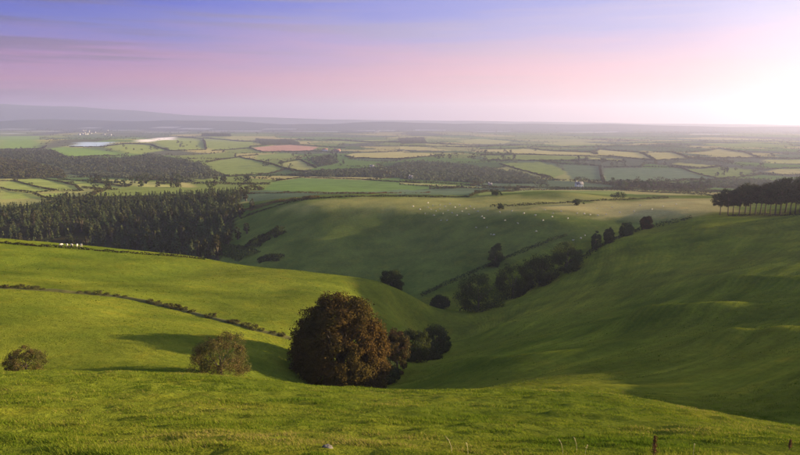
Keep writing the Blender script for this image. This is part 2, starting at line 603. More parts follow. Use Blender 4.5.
def cells(xs, ys):
    """irregular field pattern: field id and how near the next field is"""
    cell = np.where(ys < 4200, 200.0, 420.0)
    best, second, bid = np.full(xs.shape, 1e9), np.full(xs.shape, 1e9), np.zeros(xs.shape, int)
    u, v = xs / cell + 0.25 * ys / cell, ys / cell * 0.6
    iu, iv = np.floor(u).astype(int), np.floor(v).astype(int)
    for a in (-1, 0, 1):
        for b in (-1, 0, 1):
            ju, jv = iu + a, iv + b
            hsh = ((ju * 73856093) ^ (jv * 19349663)) & 0x7fffffff
            su, sv = ju + (hsh % 997) / 997.0, jv + (hsh // 997 % 991) / 991.0
            dd = np.abs(u - su) * 0.8 + np.abs(v - sv)
            m = dd < best
            second = np.where(m, best, np.minimum(second, dd))
            best[m], bid[m] = dd[m], hsh[m] // 31
    return bid, (second - best) * cell


WOODS = [  # woods that read as one mass: label, outline, height, leaf
    ('soft olive wood on the rounded spur at far left', [(-10, 157), (20, 161), (45, 166), (62, 171), (66, 178), (-10, 179)], 11, 'hedge'),
    ('long slate-dark wood on the scarp across the left middle distance', [(-10, 151), (50, 151), (68, 158.5), (125, 158.5), (150, 154.5), (205, 165), (222, 176), (205, 180), (150, 173), (70, 172), (56, 166), (20, 160), (-10, 156)], 13, 'wood'),
    ('dark square copse on the left skyline', [(202, 134.8), (231, 135.2), (230, 136.6), (202, 136.4)], 30, 'dark'),
    ('dark wood band right of the skyline copse', [(256, 139), (290, 141), (300, 144), (262, 144.6)], 14, 'wood'),
    ('small dark wood right of the red farm hollow', [(310, 159), (330, 156), (338, 163), (318, 167)], 12, 'wood'),
    ('broad dark wood across the centre of the middle distance', [(395, 164), (420, 162), (460, 165), (520, 173), (548, 184), (480, 183), (400, 179)], 9, 'wood'),
    ('dark wood band below the small buff field', [(310, 172), (350, 170), (400, 166.5), (400, 178), (330, 177), (290, 176)], 8, 'wood'),
    ('hazy wood on the central skyline plain', [(398, 139), (424, 138), (426, 143), (402, 144)], 14, 'wood'),
    ('tree belt behind the pine row at right', [(690, 184), (740, 182), (815, 180), (815, 187), (730, 188)], 8, 'wood'),
    ('tree belt between the slate field and the bright strip', [(604, 184), (660, 184), (712, 187), (700, 191), (640, 189)], 6, 'hedge'),
    ('dark strip of wood under the scarp fields at left', [(64, 173), (150, 174), (196, 181), (190, 183), (100, 177)], 8, 'wood'),
]
WOODPOLY = [(-30, 425), (190, 430), (215, 445), (232, 500), (236, 560), (240, 640), (246, 790), (60, 800), (30, 700), (-30, 690)]


def build_ground():
    tint = np.empty(MX.shape + (3,))
    # open downland grass
    g = fbm(MX, MY, 45, 3, 21) * 0.5 + 0.5
    tint[:] = np.array([.098, .130, .013]) * (1 - g[..., None]) + np.array([.132, .150, .017]) * g[..., None]
    # the bowl field is a cooler green
    bowl = sstep(0, 30, MY - (330 + np.abs(MX - 10) * 0.25)) * (MY < 800) * (MX < 260)
    tint = tint * (1 - bowl[..., None]) + np.array([.100, .132, .026]) * bowl[..., None]
    # light streaks on the right hillside, painted into the grass tint along the contours
    rt = sstep(-5, 25, MX - (MY - 60) * 0.10) * sstep(48, 80, MY + MX * 0.4) * (1 - sstep(330, 430, MY))
    BZ = np.zeros(MX.shape)
    nb = (MY > 20) & (MY < 620) & (np.abs(MX) < 420)
    BZ[nb] = tps(MX[nb], MY[nb])
    cont = BZ + fbm(MX, MY, 70, 2, 33) * 0.9 + fbm(MX, MY, 9, 2, 34) * 0.12
    cc = BZ * 4.0 + fbm(MX, MY, 90, 2, 5) * 3
    st = np.clip(fbm(cc / 4.0, (MX + MY) / 60, 1.0, 3, 14) * 0.9, -0.6, 1) * rt
    tint *= 1 + 0.22 * st[..., None] * np.array([1.1, 0.95, 0.8])
    lh = (1 - sstep(-10, 20, MX - (MY - 60) * 0.10)) * sstep(85, 110, MY) * (1 - sstep(330, 360, MY))
    terr = np.clip(rt + 0.3 * lh, 0, 1)
    mot = fbm(MX, MY * 1.4, 14, 4, 31, 0.6)
    tint *= 1 + (0.20 * mot * (MY < 640))[..., None] * np.array([1.2, 0.9, 0.9])
    # patchwork of distant farmland
    fm = MY > 640
    cols = 1.15 * np.array([DEEP, OLIVE, GREEN, OLIVE, GREEN, SLATE, BUFF, (.09, .10, .06), TAN, (.08, .085, .055)])
    xs, ys = MX[fm], MY[fm]
    bid, _ = cells(xs, ys)
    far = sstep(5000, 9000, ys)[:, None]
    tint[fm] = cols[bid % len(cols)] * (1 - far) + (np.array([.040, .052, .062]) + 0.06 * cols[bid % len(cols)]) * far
    for c, poly in FIELDS_AND_MIST + NEARF:
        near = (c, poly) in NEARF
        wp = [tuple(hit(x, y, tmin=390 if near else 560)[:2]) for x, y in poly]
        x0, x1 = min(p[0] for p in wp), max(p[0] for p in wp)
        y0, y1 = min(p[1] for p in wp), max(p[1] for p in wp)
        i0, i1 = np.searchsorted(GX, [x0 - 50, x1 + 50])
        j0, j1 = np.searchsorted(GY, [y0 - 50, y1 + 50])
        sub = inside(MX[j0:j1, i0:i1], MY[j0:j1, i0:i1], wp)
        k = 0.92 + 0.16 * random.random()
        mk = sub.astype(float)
        if near:      # pasture tint and its painted sunlight fade out at the edges
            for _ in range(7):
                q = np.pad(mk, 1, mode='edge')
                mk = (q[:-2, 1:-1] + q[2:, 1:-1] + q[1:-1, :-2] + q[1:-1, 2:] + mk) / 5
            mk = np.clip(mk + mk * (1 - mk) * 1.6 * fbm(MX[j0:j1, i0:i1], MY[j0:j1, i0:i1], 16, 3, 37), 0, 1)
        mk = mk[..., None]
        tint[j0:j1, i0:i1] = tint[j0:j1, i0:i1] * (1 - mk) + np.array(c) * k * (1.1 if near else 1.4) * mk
    for _, poly, _, _ in WOODS:
        wp = [tuple(hit(x, y, tmin=620)[:2]) for x, y in poly]
        tint[inside(MX, MY, wp)] = (.045, .055, .030)
    wp = [tuple(at(px, D)[:2]) for px, D in WOODPOLY]
    sub = inside(MX, MY, wp)
    tint[sub] = (.040, .036, .018)
    ny, nx = MX.shape
    V = np.stack([MX, MY, MZ], -1).reshape(-1, 3)
    idx = np.arange(nx * ny).reshape(ny, nx)
    Fc = np.stack([idx[:-1, :-1], idx[:-1, 1:], idx[1:, 1:], idx[1:, :-1]], -1).reshape(-1, 4)
    me = mesh_np('ground', V, Fc, {'tint': tint.reshape(-1, 3), 'terr': terr.ravel(), 'cont': cont.ravel()}, smooth=True)
    m, t = material('pasture')
    a = t.n('ShaderNodeAttribute', attribute_name='tint')
    tc = t.n('ShaderNodeTexCoord')
    P = tc.outputs['Object']
    n1 = t.noise(P, 0.035, 5.0, 0.6)
    n2 = t.noise(P, 0.6, 5.0, 0.65)
    n3 = t.noise(P, 3.2, 5.0, 0.7)
    f = t.math('ADD', t.math('MULTIPLY', n1, 0.9), t.math('ADD', t.math('MULTIPLY', n2, 0.85), t.math('MULTIPLY', n3, 0.75)))
    k = t.math('MAXIMUM', t.math('SUBTRACT', f, 0.25), 0.25)
    g3 = t.n('ShaderNodeCombineColor')
    for s in g3.inputs:
        t.l(k, s)
    col = t.mix(1.0, a.outputs['Color'], g3.outputs[0], 'MULTIPLY')
    dry = t.ramp(t.noise(P, 0.16, 6.0, 0.65), [(0.52, (0, 0, 0)), (0.70, (0.45,) * 3)], 'LINEAR')
    col = t.mix(dry, col, t.mix(1.0, col, (1.5, 1.12, 0.9), 'MULTIPLY'))
    # terracettes: narrow treads that follow the contours
    ca = t.n('ShaderNodeAttribute', attribute_name='cont')
    ph = t.math('ADD', t.math('MULTIPLY', ca.outputs['Fac'], 11.0), t.math('MULTIPLY', t.noise(P, 0.25, 4.0, 0.65), 9.0))
    ph2 = t.math('ADD', t.math('MULTIPLY', ca.outputs['Fac'], 4.1), t.math('MULTIPLY', n1, 5.0))
    tread = t.math('ADD', t.math('MULTIPLY', t.math('SINE', ph), 0.28), t.math('ADD', t.math('MULTIPLY', t.math('SINE', ph2), 0.2), 0.48))
    tread = t.math('MULTIPLY', tread, t.ramp(t.noise(P, 0.07, 5.0, 0.65), [(0.35, (0.15,) * 3), (0.65, (1.0,) * 3)], 'LINEAR'))
    ta = t.n('ShaderNodeAttribute', attribute_name='terr')
    tread = t.math('MULTIPLY', tread, ta.outputs['Fac'])
    col = t.mix(t.math('MULTIPLY', tread, 0.6), col, t.mix(1.0, col, (1.75, 1.5, 1.3), 'MULTIPLY'))
    df = t.n('ShaderNodeBsdfDiffuse')
    df.inputs['Roughness'].default_value = 0.6
    t.l(col, df.inputs['Color'])
    b = t.n('ShaderNodeBump')
    b.inputs['Strength'].default_value = 0.9
    b.inputs['Distance'].default_value = 0.5
    t.l(t.math('ADD', t.math('ADD', t.math('MULTIPLY', n2, 1.0), t.math('MULTIPLY', n3, 0.5)), t.math('MULTIPLY', tread, 0.8)), b.inputs['Height'])
    t.l(b.outputs[0], df.inputs['Normal'])
    o = t.n('ShaderNodeOutputMaterial')
    t.l(df.outputs[0], o.inputs['Surface'])
    tag(obj('ground', me, m), 'rolling green pasture and far patchwork farmland', kind='structure')


build_ground()

# ------------------------------------------------------------------ foliage builders
ORD = ('first second third fourth fifth sixth seventh eighth ninth tenth eleventh twelfth thirteenth fourteenth fifteenth sixteenth seventeenth eighteenth nineteenth twentieth '
       'twenty-first twenty-second twenty-third twenty-fourth twenty-fifth twenty-sixth').split()
M = {}
M['bark'] = plain('bark', (.05, .04, .03), (.11, .09, .07), 1.5, 0.9, 0.6)
M['bark_pine'] = plain('bark_pine', (.06, .045, .035), (.13, .085, .06), 1.2, 0.9, 0.6)
M['copper'] = leafy('copper', (.046, .029, .010), (.082, .045, .014), (.048, .036, .011), 0.22, 0.13)
M['green'] = leafy('green', (.034, .052, .015), (.072, .090, .026), (.052, .062, .018), 0.28, 0.2)
M['dark'] = leafy('dark', (.026, .038, .014), (.050, .064, .022), None, 0.22, 0.2)
M['thorn'] = leafy('thorn', (.045, .052, .014), (.105, .098, .030), (.095, .062, .026), 0.3, 0.5)
M['rust'] = leafy('rust', (.080, .045, .018), (.150, .080, .030), (.07, .06, .02), 0.3, 0.4)
M['conifer'] = leafy('conifer', (.038, .062, .026), (.084, .106, .044), (.076, .082, .036), 0.2, 0.06)
M['hedge'] = leafy('hedge', (.028, .036, .014), (.060, .062, .024), (.055, .042, .020), 0.22, 0.1)
M['bracken'] = leafy('bracken', (.10, .065, .022), (.17, .115, .04), (.09, .085, .03), 0.3, 0.3)
M['gorse'] = leafy('gorse', (.030, .034, .012), (.070, .066, .022), (.10, .085, .035), 0.25, 0.6)
M['wood'] = leafy('wood', (.045, .058, .034), (.080, .092, .050), (.065, .068, .040), 0.2, 0.02)
M['wool'] = plain('wool', (.40, .37, .31), (.55, .52, .45), 6.0, 0.95, 0.5)
M['sheep_face'] = plain('sheep_face', (.10, .09, .08), (.22, .2, .18), 6.0)


def leaves(P, N, S, rng, jitter=0.8):
    """one quad per leaf: centres P, rough outward normals N, sizes S -> V, F, rnd"""
    n = len(P)
    N = N / (np.linalg.norm(N, axis=1, keepdims=True) + 1e-9) + rng.normal(0, jitter, (n, 3))
    N /= np.linalg.norm(N, axis=1, keepdims=True) + 1e-9
    T = np.cross(N, rng.normal(0, 1, (n, 3)))
    T /= np.linalg.norm(T, axis=1, keepdims=True) + 1e-9
    B = np.cross(N, T)
    a, b = S[:, None] * 0.5, S[:, None] * 0.5 * rng.uniform(0.5, 0.9, (n, 1))
    V = np.stack([P - T * a, P - B * b * 0.9 + T * a * 0.1, P + T * a, P + B * b + T * a * 0.1], 1).reshape(-1, 3)
    return V, np.arange(4 * n).reshape(n, 4), np.repeat(rng.random(n), 4)


def crown_points(rng, w, h, base, nclump, nleaf, clump_r, skirt=0.25, squash=1.0, lobe=1.0, dome=2.0):
    """leaf centres and normals for an uneven crown of width w, from base to h"""
    P, N = [], []
    hh = (h - base)
    lob = rng.uniform(0, 6.28, 4)
    k, guard = 0, 0
    while k < nclump and guard < 20 * nclump:
        guard += 1
        v = rng.normal(0, 1, 3)
        v /= np.linalg.norm(v)
        if v[2] < -0.8:
            continue
        a = math.atan2(v[1], v[0])
        r = 1 + lobe * (0.13 * math.sin(2 * a + lob[0]) + 0.10 * math.sin(3 * a + lob[1] + v[2] * 2) + 0.07 * math.sin(5 * a + lob[2]))
        rr = rng.uniform(0.55, 1.0) ** 0.5 * r
        if dome != 2.0:
            v[:2] *= (1 - abs(v[2]) ** dome) ** (1 / dome) / math.sqrt(1 - v[2] ** 2 + 1e-6)
        cr = clump_r * rng.uniform(0.65, 1.35)
        zc = base + hh * (0.42 + 0.55 * v[2] * rr)
        c = np.array([v[0] * rr * (w / 2 - cr * 0.6), v[1] * rr * (w / 2 - cr * 0.6) * squash, min(zc, h - cr * 0.45)])
        c[2] = max(c[2], cr * skirt)
        m = max(4, int(nleaf * rng.uniform(0.6, 1.4)))
        q = rng.normal(0, 1, (m, 3))
        q /= np.linalg.norm(q, axis=1, keepdims=True)
        rad = cr * rng.uniform(0.45, 1.04, (m, 1))
        P.append(c + q * rad * np.array([1, 1, 0.8]))
        N.append(q * 0.7 + np.array([v[0], v[1], v[2] + 0.3]) * 0.6)
        k += 1
    P, N = np.concatenate(P), np.concatenate(N)
    P[:, 2] = np.abs(P[:, 2])
    return P, N


def tube(path, radii, sides=7):
    path = np.asarray(path, float)
    V, Fc = [], []
    for i, p in enumerate(path):
        t = path[min(i + 1, len(path) - 1)] - path[max(i - 1, 0)]
        t /= np.linalg.norm(t) + 1e-9
        a = np.cross(t, [0.31, 0.92, 0.13])
        a /= np.linalg.norm(a) + 1e-9
        b = np.cross(t, a)
        for k in range(sides):
            g = 2 * math.pi * k / sides
            V.append(p + radii[i] * (a * math.cos(g) + b * math.sin(g)))
    for i in range(len(path) - 1):
        for k in range(sides):
            k2 = (k + 1) % sides
            Fc.append((i * sides + k, i * sides + k2, (i + 1) * sides + k2, (i + 1) * sides + k))
    return np.array(V), np.array(Fc)


def join(parts):
    V, Fc, o = [], [], 0
    for v, f in parts:
        V.append(v)
        Fc.append(np.asarray(f) + o)
        o += len(v)
    return np.concatenate(V), np.concatenate(Fc)


def trunk_mesh(rng, w, h, r, limbs=5, fork=0.25):
    top = h * 0.7
    z0 = h * fork
    parts = [tube([(0, 0, -0.6), (0, 0, 0.1), (0.03 * h * rng.normal(), 0.02 * h * rng.normal(), z0), (0.05 * h * rng.normal() * 0.5, 0.03 * h * rng.normal() * 0.5, top)],
                  [r * 1.7, r * 1.25, r, r * 0.2])]
    for k in range(limbs):
        a = 6.28 * k / limbs + rng.uniform(-.4, .4)
        q = rng.uniform(0.55, 0.8) * w / 2
        z1 = z0 * rng.uniform(0.7, 1.3)
        z2 = h * rng.uniform(0.5, 0.85)
        parts.append(tube([(0, 0, z1), (q * .45 * math.cos(a), q * .45 * math.sin(a), (z1 * .55 + z2 * .45)), (q * math.cos(a), q * math.sin(a), z2)],
                          [r * 0.6, r * 0.35, r * 0.1], 5))
    return mesh_np('trunk', *join(parts), smooth=True)


def tree_meshes(seed, w, h, mat, nclump=60, nleaf=60, leaf=0.5, clump_r=None, base=None, trunk_r=None, skirt=0.25, limbs=5, jitter=0.75, bark='bark', lobe=1.0, dome=2.0):
    rng = np.random.default_rng(seed)
    clump_r = clump_r or w * 0.13
    base = h * 0.1 if base is None else base
    P, N = crown_points(rng, w, h, base, nclump, nleaf, clump_r, skirt, lobe=lobe, dome=dome)
    V, Fc, rn = leaves(P, N, leaf * rng.uniform(0.6, 1.4, len(P)), rng, jitter)
    cm = mesh_np('crown', V, Fc, {'rnd': rn})
    cm.materials.append(M[mat])
    tm = trunk_mesh(rng, w, h, trunk_r or 0.022 * h + 0.05, limbs)
    tm.materials.append(M[bark])
    return tm, cm


def plant(name, label, cat, p, meshes, group=None, rz=0.0, s=1.0, sz=1.0):
    t = thing(name, label, cat, (p[0], p[1], p[2] - 0.05), group, rz)
    t.scale = (s, s, s * sz)
    obj('trunk', meshes[0], parent=t)
    obj('crown', meshes[1], parent=t)
    return t


def twigs_mesh(rng, w, h, n):
    parts = []
    for k in range(n):
        a, q = rng.uniform(0, 6.28), rng.uniform(0.2, 0.48) * w
        z = h * rng.uniform(0.75, 1.06)
        parts.append(tube([(0.1 * w * rng.normal() * .4, 0.1 * w * rng.normal() * .4, 0), (q * .6 * math.cos(a), q * .6 * math.sin(a), z * .6), (q * math.cos(a), q * math.sin(a), z)], [0.05, 0.035, 0.012], 4))
    return parts


# ------------------------------------------------------------------ the nearer trees and bushes
def near_trees():
    # the great copper-brown beech
    p = at(340, 131)
    m = pxm(p)
    tm, cm = tree_meshes(19, 102 * m, 94 * m, 'copper', nclump=520, nleaf=235, leaf=0.40, clump_r=1.8, base=-4.5, lobe=0.14, jitter=0.5, dome=2.25, trunk_r=0.75, limbs=8)
    plant('beech_tree', 'huge round beech turning copper brown in the valley below the near slope', 'tree', p, (tm, cm))
    # scrub at its right-hand foot, along the valley floor
    for px, D, wpx, hpx, mat, lab in [
        (397, 146, 30, 44, 'thorn', 'olive brown bush touching the right flank of the big copper beech'),
        (384, 140, 34, 26, 'dark', 'low dark bush under the right edge of the big copper beech'),
        (414, 164, 34, 34, 'green', 'rounded green bush second to the right of the big copper beech'),
        (436, 190, 30, 30, 'dark', 'dusky round bush at the valley bend, last right of the copper beech'),
        (425, 176, 34, 17, 'dark', 'low spreading dark thicket between the two bushes right of the beech'),
    ]:
        q = at(px, D)
        s = pxm(q)
        plant('valley_bush', lab, 'bush', q, tree_meshes(int(px * 7), wpx * s, hpx * s, mat, 90, 150, 0.38, base=0.1, skirt=0.5), 'bushes beside the beech')  #
    # two bushes peeping over the near brow
    q = at(221, 101)
    s = pxm(q)
    tm, cm = tree_meshes(77, 68 * s, 42 * s, 'thorn', 190, 150, 0.17, clump_r=0.95, base=0.1, skirt=0.6)
    plant('hawthorn_bush', 'broad twiggy hawthorn bush poking above the near brow, left of the beech', 'bush', q, (tm, cm), 'bushes behind the near brow')
    q = at(26, 99)
    s = pxm(q)
    plant('hawthorn_bush', 'small brownish bush above the near brow at far left', 'bush', q, tree_meshes(78, 42 * s, 26 * s, 'thorn', 120, 120, 0.15, clump_r=0.65, base=0.1, skirt=0.6), 'bushes behind the near brow')
    # trees along the stream hedge
    for px, D, wpx, hpx, mat, lab in [
        (478, 321, 48, 35, 'green', 'largest rounded dark tree low in the valley, nearest of the stream row'),
        (513, 297, 40, 33, 'green', 'dark domed tree second up the stream row from the valley floor'),
        (540, 285, 36, 31, 'green', 'dark domed tree third up the stream row from the valley floor'),
        (567, 271, 33, 29, 'green', 'tall dark tree fourth and topmost of the stream clump'),
        (495, 266, 14, 23, 'dark', 'lone upright tree standing on the upper valley hedge'),
        (596, 248, 11, 17, 'dark', 'small dark tree above the clump, first of the row below the plateau'),
        (609, 243, 12, 16, 'green', 'small tree second in the row below the plateau'),
        (626, 236, 14, 14, 'green', 'low rounded tree third in the row below the plateau'),
        (646, 229, 14, 14, 'rust', 'rust-tinged bush at the upper end of the valley hedge'),
        (392, 293, 22, 20, 'dark', 'dim bush half hidden behind the shoulder of the left hill'),
        (440, 308, 22, 12, 'dark', 'low dark bush at the foot of the bowl field'),
    ]:
        q = hit(px, D, 268) if D < 330 else at(px, D)
        s = pxm(q)
        plant('valley_tree', lab, 'tree', q, tree_meshes(int(px * 3 + 1), wpx * s, hpx * s, mat, 80, 120, 0.55, base=-0.5, skirt=0.4), 'trees along the stream')


near_trees()


# ------------------------------------------------------------------ hedges
def resample(pts, step):
    out = []
    for (ax_, ay_), (bx, by) in zip(pts[:-1], pts[1:]):
        n = max(1, int(math.hypot(bx - ax_, by - ay_) / step))
        for k in range(n):
            out.append((ax_ + (bx - ax_) * k / n, ay_ + (by - ay_) * k / n))
    out.append(pts[-1])
    return np.array(out)


def hedge(label, pts, h, wdt, leaf, dens, mat='hedge', seed=0, gaps=0.0, group=None, name='hedgerow', cat='hedge', lump=None):
    """an uneven line of bushes along world points"""
    rng = np.random.default_rng(seed + 900)
    pts = [tuple(p) for p in pts]
    L = sum(math.hypot(b[0] - a[0], b[1] - a[1]) for a, b in zip(pts[:-1], pts[1:]))
    n = int(max(60, min(9000, L * dens)))
    line = resample(pts, 1.0 if L < 400 else 3.0)
    s = rng.random(n) * (len(line) - 1)
    i = np.minimum(s.astype(int), len(line) - 2)
    f = (s - i)[:, None]
    C = line[i] * (1 - f) + line[i + 1] * f
    T = line[i + 1] - line[i]
    T /= np.linalg.norm(T, axis=1, keepdims=True) + 1e-9
    lump = lump or h * 2.2
    al = C[:, 0] * 1.0 + C[:, 1] * 0.7
    hl = h * (0.72 + 0.38 * vnoise(al / lump, al * 0 + seed, 5) + 0.25 * vnoise(al / (lump * 4), al * 0 + seed, 6))
    if gaps > 0:
        keep = vnoise(al / (lump * 2.5), al * 0 + seed * 3.3, 9) > (gaps * 2 - 1)
        C, T, hl = C[keep], T[keep], hl[keep]
    n = len(C)
    a = rng.uniform(0, math.pi, n)
    r = rng.uniform(0.6, 1.0, n)
    off = np.cos(a) * r * wdt / 2
    X, Y = C[:, 0] - T[:, 1] * off, C[:, 1] + T[:, 0] * off
    Z = lookup(MZ, X, Y) + np.maximum(np.sin(a) * r * hl, 0.1)
    N = np.stack([-T[:, 1] * np.cos(a), T[:, 0] * np.cos(a), np.sin(a) + 0.1], 1)
    P = np.stack([X, Y, Z], 1)
    o = P.mean(0)
    V, Fc, rn = leaves(P - o, N, leaf * rng.uniform(0.6, 1.4, n), rng, 0.6)
    me = mesh_np(name, V, Fc, {'rnd': rn})
    return tag(obj(name, me, M[mat], loc=tuple(o)), label, cat, group)


def px_line(pts, tmin=0.0, tmax=1e9):
    return [tuple(hit(x, y, tmin, tmax)[:2]) for x, y in pts]


def mid_hedges():
    hedge('low dark hedge lining the far crest of the sunlit left hill', px_line([(-8, 242.5), (40, 246.5), (100, 251), (160, 255.5), (205, 259.5)], 150), 1.1, 1.6, 0.6, 16, seed=1)
    hedge('dark hedge climbing diagonally across the shaded bowl field', px_line([(420, 297), (440, 287), (470, 274), (500, 261), (530, 249), (566, 235)], 345), 2.2, 2.6, 0.8, 14, 'dark', seed=2)
    hedge('hedge under the stream trees, up to the plateau edge', px_line([(462, 322), (500, 302), (540, 284), (580, 262), (600, 247), (640, 230), (690, 219)], 268), 3.2, 3.6, 0.8, 12, 'dark', seed=3)
    hedge('dark hedge with two bushes splitting the sunlit plateau', px_line([(490, 207), (530, 205), (572, 202.4), (625, 200.2), (668, 198)], 400), 2.0, 2.6, 0.8, 12, seed=4)
    hedge('dark hedge behind the bright bowl rim, left of the plateau', px_line([(240, 219), (275, 206.5), (310, 199.5), (350, 197), (400, 196.5), (470, 197)], 440), 2.0, 2.6, 0.9, 12, seed=5)
    hedge('hedge rising from the bowl rim to the bright green strip', px_line([(470, 196.6), (480, 193), (520, 190.6), (570, 189.8), (625, 190.8), (712, 195.6)], 520), 2.4, 3.0, 1.1, 8, seed=6)
    hedge('thin brown hedge below the flat green middle field', px_line([(248, 194), (310, 193.2), (370, 194), (430, 192.5)], 560), 2.4, 3.0, 1.1, 8, 'rust', seed=7)
    for px, D, wpx, hpx, lab in [(578, 480, 12, 6, 'bush on the plateau hedge, towards the pine row'), (500, 470, 8, 5.5, 'bush near the left end of the plateau hedge'),
                                 (497, 555, 12, 4.5, 'low bush on the strip behind the plateau hedge'), (618, 545, 17, 6, 'dark thicket at the end of the bright green strip')]:
        q = at(px, D)
        s = pxm(q)
        plant('hedge_bush', lab, 'bush', q, tree_meshes(int(px), wpx * s, hpx * s, 'dark', 20, 40, 0.8, base=0.2, skirt=0.5), 'bushes on the plateau')
    # scrub on the left flank of the bowl
    hedge('dark gorse patch on the left flank of the bowl field', px_line([(250, 249), (258, 241), (270, 237), (281, 231)], 380), 4.0, 16, 1.1, 60, 'dark', seed=8, name='gorse_patch', cat='gorse')
    hedge('dark scrub at the bowl foot just above the left hill crest', px_line([(258, 262), (268, 259), (282, 259)], 340), 5.0, 8, 1.0, 60, 'dark', seed=9, name='gorse_patch', cat='gorse')
    hedge('dark scrub in the hollow beneath the conifers', px_line([(192, 252), (212, 250), (236, 252), (250, 257)], 380), 5.0, 18, 1.2, 40, 'green', seed=10, name='gorse_patch', cat='gorse')
    hedge('orange brown bracken between the conifers and the bowl rim', px_line([(232, 214), (246, 211), (258, 207), (266, 204)], 480), 2.5, 22, 1.2, 50, 'bracken', seed=11, name='bracken_patch', cat='bracken')
    hedge('russet bracken strip above the bowl hedge', px_line([(268, 203), (290, 200.5), (318, 197.8)], 480), 2.2, 14, 1.2, 30, 'bracken', seed=12, name='bracken_patch', cat='bracken')


mid_hedges()


# ------------------------------------------------------------------ field bank across the left hill
def field_bank():
    pts = resample(BANK, 1.5)
    rng = np.random.default_rng(4)
    prof = [(-1.5, -0.15), (-0.75, 0.35), (-0.3, 0.62), (0.35, 0.58), (0.85, 0.25), (1.5, -0.15)]
    V, n = [], len(pts)
    al = np.cumsum(np.r_[0, np.hypot(*np.diff(pts, axis=0).T)])
    for i, (x, y) in enumerate(pts):
        d_ = pts[min(i + 1, n - 1)] - pts[max(i - 1, 0)]
        d_ /= np.linalg.norm(d_)
        hk = 0.75 + 0.45 * float(vnoise(np.array(al[i] / 5.0), np.array(0.3), 4))
        wk = 1.0 + 0.2 * float(vnoise(np.array(al[i] / 4.0), np.array(7.3), 4))
        for u, z in prof:
            X, Y = x - d_[1] * u * wk, y + d_[0] * u * wk
            V.append((X, Y, gz(X, Y) + z * hk + rng.normal() * 0.03))
    k = len(prof)
    Fc = [(i * k + j, i * k + j + 1, (i + 1) * k + j + 1, (i + 1) * k + j) for i in range(n - 1) for j in range(k - 1)]
    V = np.array(V)
    o = V.mean(0)
    me = mesh_np('field_bank', V - o, Fc, smooth=True)
    m = plain('bank_turf', (.035, .036, .010), (.105, .10, .022), 0.35, 0.95, 0.9)
    tag(obj('field_bank', me, m, loc=tuple(o)), 'grassy earth bank running across the sunlit left hill', 'bank')
    rng = np.random.default_rng(40)
    counted = ORD
    spots = [(4, 1.3), (12, 1.2), (20, 1.4), (28, 1.5), (36, 1.4), (43, 1.0), (80, 1.2), (88, 1.3), (97, 1.5), (105, 1.3), (115, 1.1), (124, .9), (150, 1.5), (158, 1.6), (168, 1.8), (176, 1.8), (184, 1.6), (191, 1.3), (211, 2.0), (231, 1.5), (236, 1.6), (246, 1.7), (253, 1.9), (262, 1.1), (272, 1.2), (282, 1.3)]
    variants = [tree_meshes(200 + k, 3.6, 1.25, 'gorse', 26, 45, 0.2, clump_r=0.5, base=0.05, skirt=0.5, trunk_r=0.06, limbs=4) for k in range(5)]
    line = resample(BANK, 0.5)
    cx = np.array([400 + F * x / (y * CT + (EYE - gz(x, y)) * ST) for x, y in line])
    for k, (px, s) in enumerate(spots):
        x, y = line[int(np.argmin(np.abs(cx - px)))]
        plant('gorse_bush', 'low gorse bush on the left hill bank, %s from the left edge' % counted[k], 'bush', (x, y, gz(x, y) + 0.25), variants[k % 5],
              'gorse bushes along the field bank', rz=rng.uniform(0, 6.28), s=0.5 * s, sz=rng.uniform(0.6, 1.25))


field_bank()


# ------------------------------------------------------------------ conifers and pines
def conifer_mesh(seed, h=1.0):
    """spire of drooping sprays, unit height"""
    rng = np.random.default_rng(seed)
    P, N, S = [], [], []
    tiers = 15
    for k in range(tiers):
        f = k / (tiers - 1)
        z = 0.06 + 0.92 * f
        r = (0.185 * (1 - f) ** 0.85 + 0.008) * rng.uniform(0.8, 1.15)
        m = int(16 - 10 * f)
        for j in range(m):
            a = rng.uniform(0, 6.28)
            for q in (0.35, 0.7, 1.0):
                rr = r * q * rng.uniform(0.8, 1.2)
                P.append((rr * math.cos(a), rr * math.sin(a), z - 0.05 * q * rng.uniform(0.4, 1.4)))
                N.append((math.cos(a) * 0.8, math.sin(a) * 0.8, 0.8))
                S.append(0.075 * (1.15 - 0.6 * f))
    P, N, S = np.array(P), np.array(N), np.array(S)
    V, Fc, rn = leaves(P, N, S * rng.uniform(0.7, 1.3, len(S)), rng, 0.45)
    V[:, 2] = np.minimum(V[:, 2], 1.02)
    cm = mesh_np('crown', V, Fc, {'rnd': rn})
    cm.materials.append(M['conifer'])
    tm = mesh_np('trunk', *tube([(0, 0, -0.05), (0, 0, 0.3), (0, 0, 0.98)], [0.016, 0.012, 0.003], 6), smooth=True)
    tm.materials.append(M['bark_pine'])
    return tm, cm


